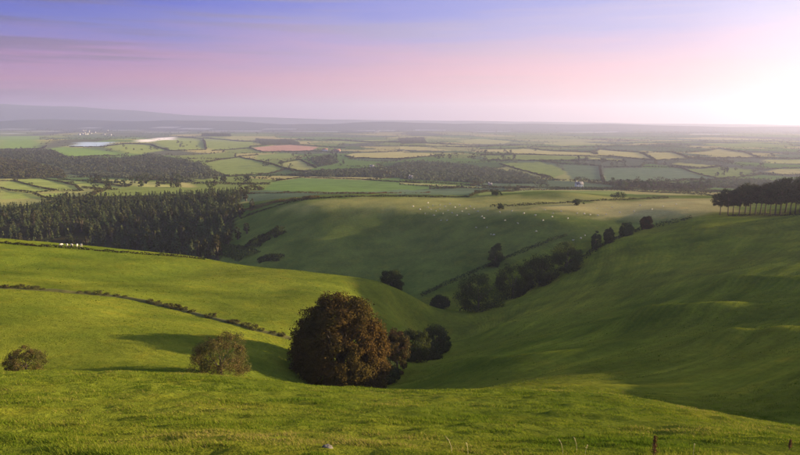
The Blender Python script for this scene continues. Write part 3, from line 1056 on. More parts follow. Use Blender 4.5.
def conifer_wood():
    rng = np.random.default_rng(21)
    va = [conifer_mesh(300 + k) for k in range(7)]
    vb = [tree_meshes(320 + k, 0.62, 1.0, 'hedge', 26, 26, 0.075, base=0.15, skirt=0.5, limbs=4) for k in range(3)]
    front = [(at(px + rng.uniform(-2, 2), rng.uniform(455, 520)), 'tall conifer along the near lower edge of the dark plantation') for px in np.linspace(-14, 224, 60)]
    mid = [(at(px + rng.uniform(-3, 3), rng.uniform(525, 600)), 'tall conifer in the middle ranks of the dark plantation') for px in np.linspace(-14, 228, 66)]
    mid2 = [(at(px + rng.uniform(-3, 3), rng.uniform(600, 680)), 'conifer in the upper middle ranks of the dark plantation') for px in np.linspace(-14, 232, 66)]
    back = [(at(px + rng.uniform(-3, 3), rng.uniform(690, 770)), 'conifer along the skyline edge of the dark plantation') for px in np.linspace(62, 246, 60)]
    for ranks, grp, hh in ((front, 'front conifers of the plantation', (19, 27)), (mid, 'middle conifers of the plantation', (16, 23)), (mid2, 'upper conifers of the plantation', (14, 19)), (back, 'skyline conifers of the plantation', (12, 17))):
        for k, (p, lab) in enumerate(ranks):
            h = rng.uniform(*hh) * rng.choice([0.65, 0.85, 1.0, 1.0, 1.1])
            px = 400 + p[0] / pxm(p)
            if k % 4 == 1 and grp[0] in 'fm':
                plant('mixed_tree', 'rounded broadleaf tree among the conifers of the dark plantation', 'tree', p, vb[k % 3], 'broadleaf trees among the conifers', k * 0.7, h * rng.uniform(0.5, 0.7))
                continue
            h *= np.interp(px, [0, 60, 130, 190, 235, 262], [0.72, 0.85, 0.9, 1.0, 0.95, 0.55])
            t = plant('conifer', lab, 'tree', p, va[rng.integers(7)], grp, rng.uniform(0, 6.28), h, rng.uniform(0.9, 1.05))
            h *= 0.70
            t.scale = (h * 1.5, h * 1.5, h)
    # the ranks behind and between that no one could count
    wp = [tuple(at(px, D)[:2]) for px, D in WOODPOLY]
    X, Y = rng.uniform(-480, -60, 2600), rng.uniform(425, 800, 2600)
    q = inside(X, Y, wp)
    X, Y = X[q], Y[q]
    n, m = len(X), 34
    hh = np.interp(Y, [430, 520, 650, 800], [9.5, 10, 8, 7]) * rng.uniform(0.75, 1.1, n) * np.interp(X / Y, [-0.62, -0.4, -0.3, -0.22], [0.75, 0.85, 0.95, 0.75])
    f = rng.random((n, m)) ** 1.4
    a = rng.uniform(0, 6.28, (n, m))
    r = 0.2 * hh[:, None] * (1 - f) ** 0.85 * rng.uniform(0.6, 1.05, (n, m)) + 0.1
    P = np.stack([X[:, None] + r * np.cos(a), Y[:, None] + r * np.sin(a), lookup(MZ, X, Y)[:, None] + 0.3 + f * hh[:, None]], -1).reshape(-1, 3)
    N = np.stack([np.cos(a), np.sin(a), 0 * a + 0.9], -1).reshape(-1, 3)
    o = P.mean(0)
    V, Fc, rn = leaves(P - o, N, np.full(len(P), 1.7) * rng.uniform(0.6, 1.3, len(P)), rng, 0.4)
    tag(obj('conifer_plantation', mesh_np('conifer_plantation', V, Fc, {'rnd': rn}), M['conifer'], loc=tuple(o)), 'close-packed ranks of dark conifers filling the left valley', kind='stuff')
    # the broadleaf edge towards the bowl
    for k, (px, D, h) in enumerate([(216, 478, 13), (228, 486, 12), (238, 492, 10), (247, 500, 9), (207, 470, 13), (225, 540, 13), (240, 560, 12), (252, 580, 10), (232, 640, 12), (246, 660, 11)]):
        plant('mixed_tree', 'rounded broadleaf tree where the dark plantation meets the bowl field', 'tree', at(px, D), vb[k % 3], 'broadleaf trees at the plantation edge', k * 1.3, h)


conifer_wood()


def pine_row():
    rng = np.random.default_rng(31)
    vs = []
    for k in range(5):
        P, N = crown_points(np.random.default_rng(400 + k), 15.0, 17.0, 5.5, 60, 80, 1.7, skirt=4.0)
        # wind-swept: crowns lean one way and stay above the bare stems
        P[:, 2] = np.maximum(P[:, 2], 6.4 + rng.uniform(0, 2.0, len(P)))
        P[:, 0] += (P[:, 2] - 8) * 0.08
        V, Fc, rn = leaves(P, N, 0.62 * rng.uniform(0.6, 1.4, len(P)), rng, 0.6)
        cm = mesh_np('crown', V, Fc, {'rnd': rn})
        cm.materials.append(M['hedge'])
        parts = [tube([(0, 0, -0.6), (0.1 * rng.normal(), 0, 4), (0.3 * rng.normal(), 0, 9), (0.5, 0, 15)], [0.42, 0.32, 0.24, 0.06], 7)]
        for j in range(4):
            a = rng.uniform(0, 6.28)
            parts.append(tube([(0, 0, 6 + j), (2 * math.cos(a), 2 * math.sin(a), 8 + j), (4 * math.cos(a), 4 * math.sin(a), 9.5 + j)], [0.14, 0.1, 0.03], 5))
        tm = mesh_np('trunk', *join(parts), smooth=True)
        tm.materials.append(M['bark_pine'])
        vs.append((tm, cm))
    xs = [720, 728, 733, 739, 745, 750, 755, 760, 765, 770, 775, 780, 785, 790, 795, 800, 807, 815]
    for k, px in enumerate(xs):
        p = at(px, 384 - (px - 715) * 0.25 + rng.uniform(-7, 9))
        f = np.interp(px, [715, 735, 760, 800, 830], [0.82, 0.95, 1.05, 1.22, 1.25])
        lab = 'leftmost pine of the dark row, standing a little apart on the plateau' if k == 0 else 'bare-stemmed dark pine, %s from the left in the row crowning the plateau' % ORD[k]
        plant('pine_tree', lab, 'tree', p, vs[k % 5], 'pines in the plateau row', rng.uniform(0, 6.28), f * rng.uniform(0.82, 1.08)).rotation_euler.rotate_axis('X', rng.normal(0, 0.05))
    hedge('low scrubby hedge at the feet of the pine row', px_line([(728, 216), (760, 215), (812, 213)], 330), 1.6, 2.2, 0.6, 16, seed=61)


pine_row()


# ------------------------------------------------------------------ sheep
def ellipsoid(c, r, u=8, v=6, rng=None):
    V, Fc = [], []
    for j in range(v + 1):
        b = math.pi * j / v
        for i in range(u):
            a = 2 * math.pi * i / u
            k = 1 + (rng.uniform(-.06, .06) if rng is not None else 0)
            V.append((c[0] + r[0] * k * math.sin(b) * math.cos(a), c[1] + r[1] * k * math.sin(b) * math.sin(a), c[2] + r[2] * k * math.cos(b)))
    for j in range(v):
        for i in range(u):
            Fc.append((j * u + i, (j + 1) * u + i, (j + 1) * u + (i + 1) % u, j * u + (i + 1) % u))
    return np.array(V), np.array(Fc)


def flock():
    """each animal one body: woolly barrel, neck and lowered or raised head, four jointed legs"""
    vs = []
    for k, graze in enumerate((True, False, True)):
        rng = np.random.default_rng(500 + k)
        hx, hz = (0.86, 0.28) if graze else (0.78, 1.02)
        parts = [ellipsoid((0, 0, 0.68), (0.62, 0.34, 0.34), 10, 8, rng), ellipsoid((0.5, 0, 0.72), (0.24, 0.22, 0.26), 8, 6, rng),
                 tube([(0.5, 0, 0.75), (0.68, 0, (0.75 + hz) / 2 + 0.05), (hx - 0.04, 0, hz + 0.04)], [0.19, 0.14, 0.10], 7),
                 ellipsoid((hx + 0.03, 0, hz), (0.18, 0.09, 0.10), 8, 6), tube([(-0.58, 0, 0.75), (-0.68, 0, 0.6), (-0.66, 0, 0.45)], [0.07, 0.06, 0.03], 5)]
        for sy in (-1, 1):
            parts.append(tube([(hx - 0.05, 0.07 * sy, hz + 0.08), (hx - 0.09, 0.2 * sy, hz + 0.07)], [0.04, 0.015], 5))
            parts.append(tube([(0.40, 0.17 * sy, 0.55), (0.42, 0.17 * sy, 0.28), (0.40, 0.17 * sy, 0.0)], [0.10, 0.05, 0.045], 5))
            parts.append(tube([(-0.38, 0.18 * sy, 0.55), (-0.44, 0.18 * sy, 0.26), (-0.40, 0.18 * sy, 0.0)], [0.13, 0.05, 0.045], 5))
        me = mesh_np('sheep', *join(parts), smooth=True)
        me.materials.append(M['wool'])
        vs.append(me)
    rng = np.random.default_rng(51)
    S = [(428, 208), (431, 210), (436, 211.5), (440, 205.5), (445, 207), (450, 204.5), (455, 208), (460, 206), (466, 209), (470, 207), (474, 209.5), (443, 214), (447, 221), (441, 221), (434, 216),
         (482, 217), (484, 219), (476, 228), (487, 228), (491, 235), (494, 235.5), (536, 232), (535, 216), (553, 214), (552, 217.5), (577, 214), (584, 214.5), (590, 215.5), (573, 241), (581, 239), (585, 236),
         (598, 216), (606, 215), (620, 213), (634, 212), (652, 210), (428, 203.5), (448, 211), (462, 212), (478, 212), (500, 213), (512, 211.5), (524, 214), (545, 210.5), (561, 212), (457, 216), (469, 215), (420, 210), (413, 207), (425, 214), (440, 209.5), (452, 213.5), (433, 206), (488, 211), (505, 221), (518, 224), (568, 219), (543, 221), (612, 208), (640, 206), (663, 207), (676, 205), (597, 209)]
    for k, (px, py) in enumerate(S):
        p = hit(px, py, 340)
        lit = py < 212.5
        o = obj('sheep', vs[k % 3], loc=(p[0], p[1], p[2] - 0.02))
        o.rotation_euler.z = rng.uniform(0, 6.28)
        o.scale = (rng.uniform(0.85, 1.1),) * 3
        tag(o, 'pale sheep grazing the sunlit rim above the bowl field' if lit else 'pale sheep grazing on the shaded slope of the bowl field', 'sheep', 'sheep on the bowl rim' if lit else 'sheep on the bowl slope')
    for k, px in enumerate((63, 69, 73.5, 79, 83)):
        p = hit(px, 246 + k * 0.1, 150)
        o = obj('sheep', vs[k % 3], loc=(p[0], p[1] - 1.5, gz(p[0], p[1] - 1.5)))
        o.rotation_euler.z = rng.uniform(0, 6.28)
        o.scale = (1.2,) * 3
        tag(o, 'pale sheep in the knot by the crest hedge of the left hill', 'sheep', 'sheep on the left hill crest')


flock()

# ------------------------------------------------------------------ distant country: hedges, woods, trees, houses
def far_country():
    H = [  # label, pixel line, height
        ('hedge under the topmost lit field at far left', [(0, 188.5), (32, 193.4), (56, 190.8), (80, 191.4)], 3.5),
        ('hedge between the two long lit fields at far left', [(0, 180.6), (14, 180.8), (38, 187.2), (55, 190.4)], 3.5),
        ('hedge over the second lit field at far left', [(15, 179.6), (40, 178), (76, 185.6), (82, 191)], 4),
        ('hedge round the small lit field under the far left fields', [(34, 193.6), (42, 197.4), (60, 199.4), (67, 193)], 3.5),
        ('hedge above the narrow lit strip left of the tree belt', [(58, 179.6), (90, 181.5), (122, 186.6)], 4),
        ('hedge below the narrow lit strip left of the tree belt', [(82, 187.5), (95, 189), (118, 190)], 4),
        ('hedge along the foot of the left olive rise', [(45, 149.4), (65, 157.4), (128, 155.6)], 6),
        ('hedge between the two olive fields under the pale strip', [(150, 144.6), (168, 150.4), (172, 151), (206, 150)], 6),
        ('hedge along the top of the olive field beneath the pale strip', [(102, 146.8), (125, 143.6), (150, 144.4)], 6),
        ('hedge under the ice-pale field', [(70, 147), (103, 147)], 6),
        ('hedge on the ridge beside the dark square copse', [(178, 137), (203, 139), (206, 149)], 7),
        ('hedge under the pale ridge field right of the copse', [(203, 138), (228, 140), (256, 142)], 6),
        ('hedge below the olive field right of the copse', [(212, 151), (250, 148), (262, 152), (312, 151.4)], 6),
        ('hedge along the top of the pinkish field', [(250, 147), (290, 144.4), (320, 146.6), (345, 148)], 6),
        ('hedge beneath the red-roofed farm', [(312, 151.4), (345, 152.6), (362, 152.4), (402, 151.4)], 6),
        ('hedge below the broad tan field in the middle', [(345, 156), (352, 158.2), (400, 159.2), (440, 155.6)], 5),
        ('hedge on the left of the broad olive hollow field', [(206, 162.6), (240, 156.6), (258, 155)], 5),
        ('hedge slanting down right of the broad olive hollow field', [(240, 157.4), (262, 162), (285, 168.4), (300, 171.4), (322, 173)], 5),
        ('hedge below the broad olive hollow field', [(215, 171.6), (230, 176.6), (270, 173.6), (286, 168.8)], 5),
        ('hedge round the small buff field in mid distance', [(278, 163.6), (300, 159.6), (316, 168)], 5),
        ('hedge along the top of the flat green middle field', [(272, 181.6), (300, 177.6), (360, 179.4), (420, 183.4)], 4),
        ('hedge beneath the pale strip left of the white house', [(400, 184.6), (440, 187), (490, 188.6), (560, 187.6)], 4),
        ('hedge above the pale strip left of the white house', [(400, 181.4), (440, 183.6), (492, 186.6)], 4),
        ('hedge along the top of the tan field band at mid right', [(480, 149.4), (530, 148.4), (590, 152.4), (600, 149)], 6),
        ('hedge under the tan field band at mid right', [(480, 155), (520, 154.6), (596, 156.6)], 5),
        ('hedge under the olive band at mid right', [(480, 160.6), (560, 161), (596, 160.6), (626, 162)], 5),
        ('hedge on the left of the triangular olive field', [(500, 164), (530, 172.6), (552, 178.6)], 5),
        ('hedge along the slate-green field above the white house', [(540, 161.6), (562, 164), (600, 166), (604, 182)], 5),
        ('hedge topping the right-hand tan fields', [(598, 148.4), (640, 152.6), (672, 152.4), (688, 158)], 6),
        ('hedge parting the two right-hand tan fields', [(640, 153), (655, 160.4)], 6),
        ('hedge under the right-hand tan fields', [(598, 155.6), (622, 157.6), (655, 160.6), (690, 159)], 5),
        ('hedge below the long buff strip at right', [(672, 166), (700, 168.6), (722, 166.6)], 5),
        ('hedge along the top of the big slate field at right', [(604, 167.4), (640, 166.6), (680, 167.6), (720, 179)], 5),
        ('hedge below the big slate field at right', [(604, 182.6), (660, 182), (720, 179.6), (760, 180)], 5),
        ('hedge over the far right tan field', [(757, 170), (800, 168), (815, 168.4)], 5),
        ('hedge under the far right olive field', [(716, 179), (740, 177.6), (760, 174.6), (815, 175)], 5),
        ('hedge round the tan field near the right horizon', [(686, 153), (720, 148.4), (742, 152), (760, 158)], 6),
        ('hedge below the tan field near the right horizon', [(690, 158.4), (720, 158.4), (760, 158.4), (812, 159.4)], 6),
        ('hedge above the thin bright strip left of the pine row', [(604, 188), (650, 191), (712, 193.4)], 4),
        ('hedge along the left pale valley floor', [(0, 149.6), (42, 149), (46, 146)], 6),
        ('hedge across the hazy plain above the tan fields', [(400, 146), (425, 146.4), (470, 147.4), (520, 145.6)], 7),
        ('hedge far across the hazy right-hand plain', [(530, 147), (580, 147.6), (640, 146), (700, 148.4)], 8),
        ('hedge across the hazy plain right of the copse', [(262, 140), (330, 140.4), (400, 142.6), (455, 144.8)], 8),
    ]
    for k, (lab, line, h) in enumerate(H):
        wp = px_line(line, 620)
        D = np.mean([p[1] for p in wp])
        hedge(lab, wp, h * 0.9, h * 1.2, 0.0016 * D + 0.4, 3.2 if D < 2200 else 1.8, seed=100 + k, group='far hedges', lump=14)
    for k, (lab, poly, h, mat) in enumerate(WOODS):
        rng = np.random.default_rng(700 + k)
        wp = np.array(px_line(poly, 620))
        x0, y0 = wp.min(0)
        x1, y1 = wp.max(0)
        sp = 11.0
        n = int(min(9000, (x1 - x0) * (y1 - y0) / sp ** 2))
        X, Y = rng.uniform(x0, x1, n), rng.uniform(y0, y1, n)
        q = inside(X, Y, [tuple(p) for p in wp])
        X, Y = X[q], Y[q]
        if not len(X):
            continue
        hh = h * 0.8 * rng.uniform(0.7, 1.15, len(X))
        m = 15
        v = rng.normal(0, 1, (len(X), m, 3))
        v /= np.linalg.norm(v, axis=2, keepdims=True)
        v[..., 2] = np.abs(v[..., 2])
        R = np.stack([np.full(len(X), 7.0), np.full(len(X), 7.0), hh], 1)[:, None, :]
        P = np.stack([X, Y, lookup(MZ, X, Y)], 1)[:, None, :] + v * R * rng.uniform(0.7, 1, (len(X), m, 1))
        P = P.reshape(-1, 3)
        o = P.mean(0)
        V, Fc, rn = leaves(P - o, v.reshape(-1, 3), np.full(len(P), 3.8) * rng.uniform(0.6, 1.4, len(P)), rng, 0.5)
        tag(obj('woodland', mesh_np('woodland', V, Fc, {'rnd': rn}), M[mat], loc=tuple(o)), lab, kind='stuff')
    # hedges of the farther plain, too many and too fine to pick apart
    rng = np.random.default_rng(66)
    n = 900000
    Y = 1 / rng.uniform(1 / 9000, 1 / 720, n)
    X = rng.uniform(-0.68, 0.68, n) * Y
    _, gap = cells(X, Y)
    q = gap < np.where(Y < 4200, 5.0, 9.0)
    X, Y = X[q], Y[q]
    for _, poly in FIELDS_AND_MIST:
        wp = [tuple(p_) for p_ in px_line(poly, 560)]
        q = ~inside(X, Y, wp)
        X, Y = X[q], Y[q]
    n = len(X)
    hh = rng.uniform(0.5, 3.4, n) * np.interp(Y, [700, 3000, 9000], [1, 1.4, 2.2]) * (1 + 1.2 * (vnoise(X / 30, Y / 30, 3) > 0.55))
    P = np.stack([X, Y, lookup(MZ, X, Y) + hh], 1)
    o = P.mean(0)
    V, Fc, rn = leaves(P - o, np.tile([0, -0.4, 1.0], (n, 1)), 0.0016 * Y + 1.2, rng, 0.6)
    tag(obj('distant_hedges', mesh_np('distant_hedges', V, Fc, {'rnd': rn}), M['hedge'], loc=tuple(o)), 'fine net of hedges over the distant farmland', kind='stuff')
    pass
    # single trees one can pick out
    rng = np.random.default_rng(60)
    vs = [tree_meshes(600 + k, 11, 11, ('hedge', 'dark', 'green')[k % 3], 16, 22, 1.5, base=0.8, skirt=0.4, limbs=4) for k in range(6)]
    T = []
    for cx, cy, sx, sy, n, lab, grp in [
        (135, 183, 45, 4.5, 46, 'small rounded tree in the belt above the dark plantation', 'trees above the plantation'),
        (232, 186, 26, 6, 18, 'small tree in the dip between plantation and bowl rim', 'trees in the dip'),
        (300, 160, 45, 7, 26, 'hedgerow tree among the fields left of centre', 'hedgerow trees left of centre'),
        (505, 150, 40, 4, 14, 'hedgerow tree on the fields below the central plain', 'hedgerow trees at centre'),
        (470, 157, 45, 3, 24, 'hedgerow tree above the broad central wood', 'trees above the central wood'),
        (660, 186, 50, 3.5, 34, 'small tree in the belt left of the pine row', 'trees left of the pine row'),
        (740, 172, 40, 5, 18, 'hedgerow tree on the farmland above the pine row', 'trees above the pine row'),
        (620, 163, 45, 3, 14, 'hedgerow tree beside the right-hand tan fields', 'trees by the tan fields'),
        (160, 147, 40, 5, 16, 'hedgerow tree on the olive rise at left', 'trees on the olive rise')]:
        for k in range(n):
            T.append((cx + rng.uniform(-sx, sx), cy + rng.uniform(-sy, sy), lab, grp))
    for k, (px, py, lab, grp) in enumerate(T):
        p = hit(px, py, 640)
        s = rng.uniform(0.6, 1.15) * (1.0 if p[1] < 1800 else 1.3)
        plant('hedgerow_tree', lab, 'tree', p, vs[k % 6], grp, rng.uniform(0, 6.28), s, rng.uniform(0.8, 1.1))


far_country()


def houses():
    wall = plain('limewash', (.55, .53, .50), (.68, .66, .62), 0.3, 0.9, 0.1)
    brick = plain('red_render', (.28, .17, .13), (.34, .21, .16), 0.3, 0.9, 0.1)
    slate = plain('roof_slate', (.10, .10, .11), (.18, .17, .18), 0.5, 0.8, 0.2)
    tile = plain('roof_tile', (.20, .10, .07), (.28, .14, .10), 0.5, 0.8, 0.2)
    glass = plain('window_glass', (.02, .025, .03), (.05, .06, .07), 0.5, 0.2, 0.0)

    def box(x0, x1, y0, y1, z0, z1):
        V = [(x, y, z) for z in (z0, z1) for x, y in ((x0, y0), (x1, y0), (x1, y1), (x0, y1))]
        return np.array(V), np.array([(3, 2, 1, 0), (4, 5, 6, 7), (0, 1, 5, 4), (1, 2, 6, 5), (2, 3, 7, 6), (3, 0, 4, 7)])

    def house(label, p, L, B, H, R, wm, rm, rz=0.0, group=None, name='house', nwin=3):
        t = thing(name, label, 'house' if name == 'house' else 'barn', (p[0], p[1], p[2] - 0.3), group, rz)
        V = [(x, y, z) for x in (-L / 2, L / 2) for y, z in ((-B / 2, 0), (B / 2, 0), (B / 2, H), (0, H + R), (-B / 2, H))]
        me = bpy.data.meshes.new('wall')
        me.from_pydata(V, [], [(0, 1, 2, 3, 4), (9, 8, 7, 6, 5), (0, 4, 9, 5), (2, 1, 6, 7)])
        obj('wall', me, wm, t)
        e = 0.4
        k = R / (B / 2)
        Vr, Fr = [], []
        for s in (-1, 1):
            b0 = len(Vr)
            for dz in (0.06, 0.32):
                Vr += [(-L / 2 - e, s * (B / 2 + e), H - k * e + dz), (L / 2 + e, s * (B / 2 + e), H - k * e + dz), (L / 2 + e, 0, H + R + dz), (-L / 2 - e, 0, H + R + dz)]
            Fr += [tuple(b0 + q for q in f) for f in ((3, 2, 1, 0), (4, 5, 6, 7), (0, 1, 5, 4), (1, 2, 6, 5), (2, 3, 7, 6), (3, 0, 4, 7))]
        rf = obj('roof', mesh_np('roof', Vr, Fr), rm, t)
        ch = obj('chimney', mesh_np('chimney', *box(-L / 2 + .5, -L / 2 + 1.6, -.5, .5, H + R * .6, H + R + 1.4)), wm, rf)
        for i in range(nwin):
            x = -L / 2 + L * (i + 0.5) / nwin
            for z in ((1.0, 3.3) if H > 4.5 else (1.0,)):
                wv = box(x - .6, x + .6, -B / 2 - .06, -B / 2 - .002, z, z + 1.3)
                obj('window', mesh_np('window', *wv), glass, t)
        return t

    house('white gabled house standing alone below the slate field', hit(579, 187, 640), 11, 7, 5.2, 3.0, wall, slate, 0.15)
    house('red-roofed farmhouse, left one of the pair in mid distance', hit(325, 151, 640), 24, 12, 7, 5, wall, tile, 0.1, 'red farm buildings', nwin=4)
    house('longer red barn right of the red-roofed farmhouse', hit(337, 151.4, 640), 28, 12, 6, 4.5, brick, tile, -0.15, 'red farm buildings', nwin=4)
    house('small pale cottage among the hedges right of the buff field', hit(372, 167.6, 640), 11, 7, 4.5, 3.0, wall, slate, 0.2)
    house('low pale barn by the central hedge above the bright strip', hit(490, 185.6, 640), 6, 4, 2.6, 1.8, wall, slate, 0.0)
    house('tiny white house in the dark wood at centre', hit(411, 179, 640), 8, 6, 4.5, 2.6, wall, slate, 0.3)
    rng = np.random.default_rng(90)
    for k in range(16):
        p = hit(rng.uniform(78, 112), rng.uniform(130.5, 135.5), 3000)
        house('white village house in the hazy plain at left', p, rng.uniform(14, 24), 10, rng.uniform(5, 7), 5, wall, slate, rng.uniform(-.4, .4), 'hazy village houses', nwin=2)
    house('white stand-in building for a smoke plume on the hazy central plain', hit(377, 132.5, 2500), 40, 18, 12, 8, wall, slate, 0.0)  # building added in place of a pale smoke plume


houses()


# ------------------------------------------------------------------ the near slope: grass, stalks and a stone
def near_grass():
    rng = np.random.default_rng(8)
    n = 420000
    # even cover per unit of picture: density falls with distance
    Y = 11.5 * (66 / 11.5) ** rng.random(n)
    X = rng.uniform(-0.72, 0.72, n) * Y
    tus = fbm(X, Y * 1.2, 0.9, 2, 81) + 0.6 * fbm(X, Y, 3.2, 2, 82)
    keep = rng.random(n) < np.clip(0.55 + 0.5 * tus, 0.12, 1)
    X, Y, tus = X[keep], Y[keep], tus[keep]
    n = len(X)
    Z = lookup(MZ, X, Y)
    hgt = np.clip(0.05 + 0.06 * tus, 0.022, 0.2) * rng.uniform(0.6, 1.4, n) * np.interp(Y, [12, 60], [1.0, 1.5])
    wd = np.interp(Y, [12, 30, 66], [0.011, 0.018, 0.03]) * rng.uniform(0.7, 1.3, n)
    a = rng.uniform(0, 6.28, n)
    lean = rng.uniform(0.2, 1.1, n) * hgt
    b = a + rng.normal(0, 0.6, n) + 1.57
    P = np.stack([X, Y, Z - 0.01], 1)
    T = np.stack([np.cos(a), np.sin(a), 0 * a], 1) * wd[:, None]
    tip = P + np.stack([np.cos(b) * lean - 0.25 * hgt, np.sin(b) * lean, hgt], 1)
    V = np.stack([P - T, P + T, tip], 1).reshape(-1, 3)
    pat = np.clip(0.5 + 0.35 * fbm(X, Y, 6, 3, 83) + rng.normal(0, 0.22, n), 0, 1)
    me = mesh_np('grass', V, np.arange(3 * n).reshape(n, 3), {'rnd': np.repeat(pat, 3)})
    m, t = material('grass_blade')
    at_ = t.n('ShaderNodeAttribute', attribute_name='rnd')
    col = t.ramp(at_.outputs['Fac'], [(0.0, (.055, .095, .009)), (0.45, (.118, .160, .014)), (0.8, (.185, .200, .024)), (1.0, (.25, .21, .06))], 'LINEAR')
    df, tr, mx = t.n('ShaderNodeBsdfDiffuse'), t.n('ShaderNodeBsdfTranslucent'), t.n('ShaderNodeMixShader')
    t.l(col, df.inputs[0])
    t.l(col, tr.inputs[0])
    mx.inputs[0].default_value = 0.4
    t.l(df.outputs[0], mx.inputs[1])
    t.l(tr.outputs[0], mx.inputs[2])
    o = t.n('ShaderNodeOutputMaterial')
    t.l(mx.outputs[0], o.inputs['Surface'])
    tag(obj('grass', me, m), 'short tussocky grass on the near slope', kind='stuff')

    # rougher tufts on the hillsides beyond
    n = 125000
    Y = 82 * (345 / 82) ** rng.random(n)
    X = rng.uniform(-0.70, 0.70, n) * Y
    pat = 0.45 + 0.3 * fbm(X, Y, 12, 3, 86) + rng.normal(0, 0.24, n)
    keep = rng.random(n) < np.clip(0.6 + 0.8 * fbm(X, Y, 7, 3, 85), 0.1, 1)
    X, Y, pat = X[keep], Y[keep], np.clip(pat[keep], 0, 1)
    n = len(X)
    P = np.stack([X, Y, lookup(MZ, X, Y) - 0.03], 1)
    hgt = rng.uniform(0.05, 0.13, n) * (1 + (rng.random(n) < 0.02) * 0.9) * np.interp(Y, [80, 340], [0.8, 1.5])
    V = []
    for k in range(2):
        a = rng.uniform(0, 6.28, n)
        T = np.stack([np.cos(a), np.sin(a), 0 * a], 1) * (hgt * rng.uniform(0.7, 1.5, n))[:, None]
        tip = P + np.stack([rng.normal(0, 0.4, n) * hgt, rng.normal(0, 0.4, n) * hgt, hgt], 1)
        V.append(np.stack([P - T, P + T, tip], 1))
    V = np.stack(V, 1).reshape(-1, 3)
    me = mesh_np('rough_grass', V, np.arange(6 * n).reshape(2 * n, 3), {'rnd': np.repeat(pat, 6)})
    tag(obj('rough_grass', me, m), 'rough grass tufts on the hillsides round the valley', kind='stuff')


near_grass()


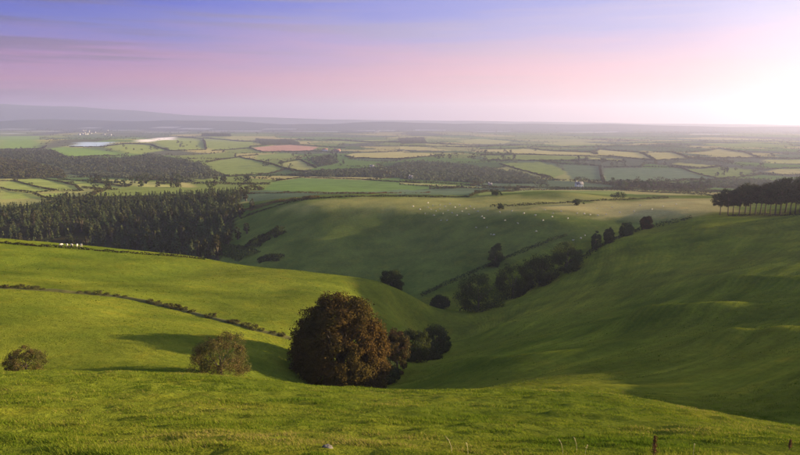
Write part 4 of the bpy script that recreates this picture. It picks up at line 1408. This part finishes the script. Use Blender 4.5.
def near_details():
    rng = np.random.default_rng(12)
    stem = plain('dry_stem', (.10, .06, .035), (.20, .12, .07), 8.0, 0.9, 0.2)
    seed_m = leafy('dock_seed', (.09, .045, .025), (.17, .085, .045), None, 0.1, 3.0)
    straw = plain('straw', (.45, .38, .20), (.60, .52, .30), 8.0, 0.8, 0.1)
    stone = plain('stone', (.08, .07, .055), (.18, .155, .13), 5.0, 0.9, 0.8)

    def dock(label, p, h, n=130):
        t = thing('dock_stalk', label, 'plant', tuple(p), 'dead docks on the near slope')
        parts = [tube([(0, 0, -0.05), (0.012, 0, h * 0.4), (0.004, 0.01, h * 0.7), (0.02, 0, h)], [0.014, 0.012, 0.010, 0.004], 6)]
        for k in range(4):
            a, z = rng.uniform(0, 6.28), h * rng.uniform(0.35, 0.7)
            parts.append(tube([(0.01, 0, z), (0.04 * math.cos(a), 0.04 * math.sin(a), z + h * .12), (0.055 * math.cos(a), 0.055 * math.sin(a), z + h * .24)], [0.006, 0.005, 0.002], 4))
        obj('stem', mesh_np('stem', *join(parts), smooth=True), stem, t)
        z = h * rng.uniform(0.28, 1.02, n)
        a = rng.uniform(0, 6.28, n)
        r = np.abs(rng.normal(0, 0.034, n)) * np.interp(z / h, [0.28, 0.6, 1.02], [1.2, 1.1, 0.5]) * (1 + 0.35 * np.sin(z / h * 40))
        P = np.stack([r * np.cos(a) + 0.012, r * np.sin(a), z], 1)
        V, Fc, rn = leaves(P, np.stack([np.cos(a), np.sin(a), 0.4 + 0 * a], 1), np.full(n, 0.032) * rng.uniform(.7, 1.4, n), rng, 0.5)
        obj('seed_head', mesh_np('seed_head', V, Fc, {'rnd': rn}), seed_m, t)['kind'] = 'stuff'

    p = at(653, 14.0)
    dock('upright dead brown dock stalk at the bottom edge of the near slope', p, 0.60, 420)
    p = at(789, 16.4)
    dock('short dark dock clump at the bottom right corner', p, 0.30, 300)
    # a pale lump of stone in the turf
    p = hit(328, 447.5)
    V, Fc = ellipsoid((0, 0, 0.02), (0.16, 0.13, 0.075), 16, 12)
    V *= 1 + 0.4 * fbm(V[:, 0] * 9 + 3, V[:, 1] * 9 + V[:, 2] * 7, 1.0, 3, 91)[:, None]
    tag(obj('stone', mesh_np('stone', V, Fc), stone, loc=tuple(p)), 'small pale stone lying in the turf near the bottom edge', 'stone')
    # pale seeding grasses
    for k, (px, D, h, ln, lab) in enumerate([
        (693, 14.6, 0.32, 0.02, 'straight pale grass stalk between the two dock plants'),
        (577, 15.0, 0.42, -0.10, 'leaning pale grass stalk, nearest the dock of the bottom centre stalks'),
        (563, 14.4, 0.40, -0.12, 'bent pale grass stalk second from the dock at bottom centre'),
        (452, 14.2, 0.42, -0.16, 'long pale grass stalk bending left, leftmost at the bottom centre'),
        (468, 14.2, 0.30, -0.04, 'short pale grass stalk beside the long bending one'),
        (585, 14.0, 0.28, 0.05, 'short pale grass stalk leaning towards the dock')]):
        p = at(px, D)
        t = thing('grass_stalk', lab, 'grass', tuple(p), 'seeding grass stalks')
        obj('stem', mesh_np('stem', *tube([(0, 0, -.03), (ln * .15, 0, h * .4), (ln * .55, 0.01, h * .8), (ln, 0.01, h)], [0.005, 0.0045, 0.004, 0.002], 5), smooth=True), straw, t)
        m = 26
        zz_ = rng.uniform(0.72, 1.02, m)
        P = np.stack([ln * (zz_ ** 2) + rng.normal(0, .007, m), 0.01 + rng.normal(0, .007, m), zz_ * h], 1)
        V, Fc, rn = leaves(P, rng.normal(0, 1, (m, 3)), np.full(m, 0.02), rng)
        obj('seed_head', mesh_np('seed_head', V, Fc), straw, t)['kind'] = 'stuff'


near_details()

# ------------------------------------------------------------------ the air
def build_haze():
    x, y0, y1, z0, z1 = 11500, -1700, 16000, float(MZ.min()) - 1.5, float(MZ.max()) + 25
    V = [(sx * x, y, z) for z in (z0, z1) for sx, y in ((-1, y0), (1, y0), (1, y1), (-1, y1))]
    Fq = [(3, 2, 1, 0), (4, 5, 6, 7), (0, 1, 5, 4), (1, 2, 6, 5), (2, 3, 7, 6), (3, 0, 4, 7)]
    me = mesh_np('haze', V, Fq)
    m, t = material('haze')
    pv = t.n('ShaderNodeVolumePrincipled')
    pv.inputs['Color'].default_value = (0.60, 0.62, 0.88, 1)
    pv.inputs['Density'].default_value = HAZE
    pv.inputs['Anisotropy'].default_value = 0.38
    o = t.n('ShaderNodeOutputMaterial')
    t.l(pv.outputs[0], o.inputs['Volume'])
    h = obj('haze', me, m)
    tag(h, 'thin lavender haze over the distant farmland', kind='stuff')


HAZE = 9e-5
build_haze()
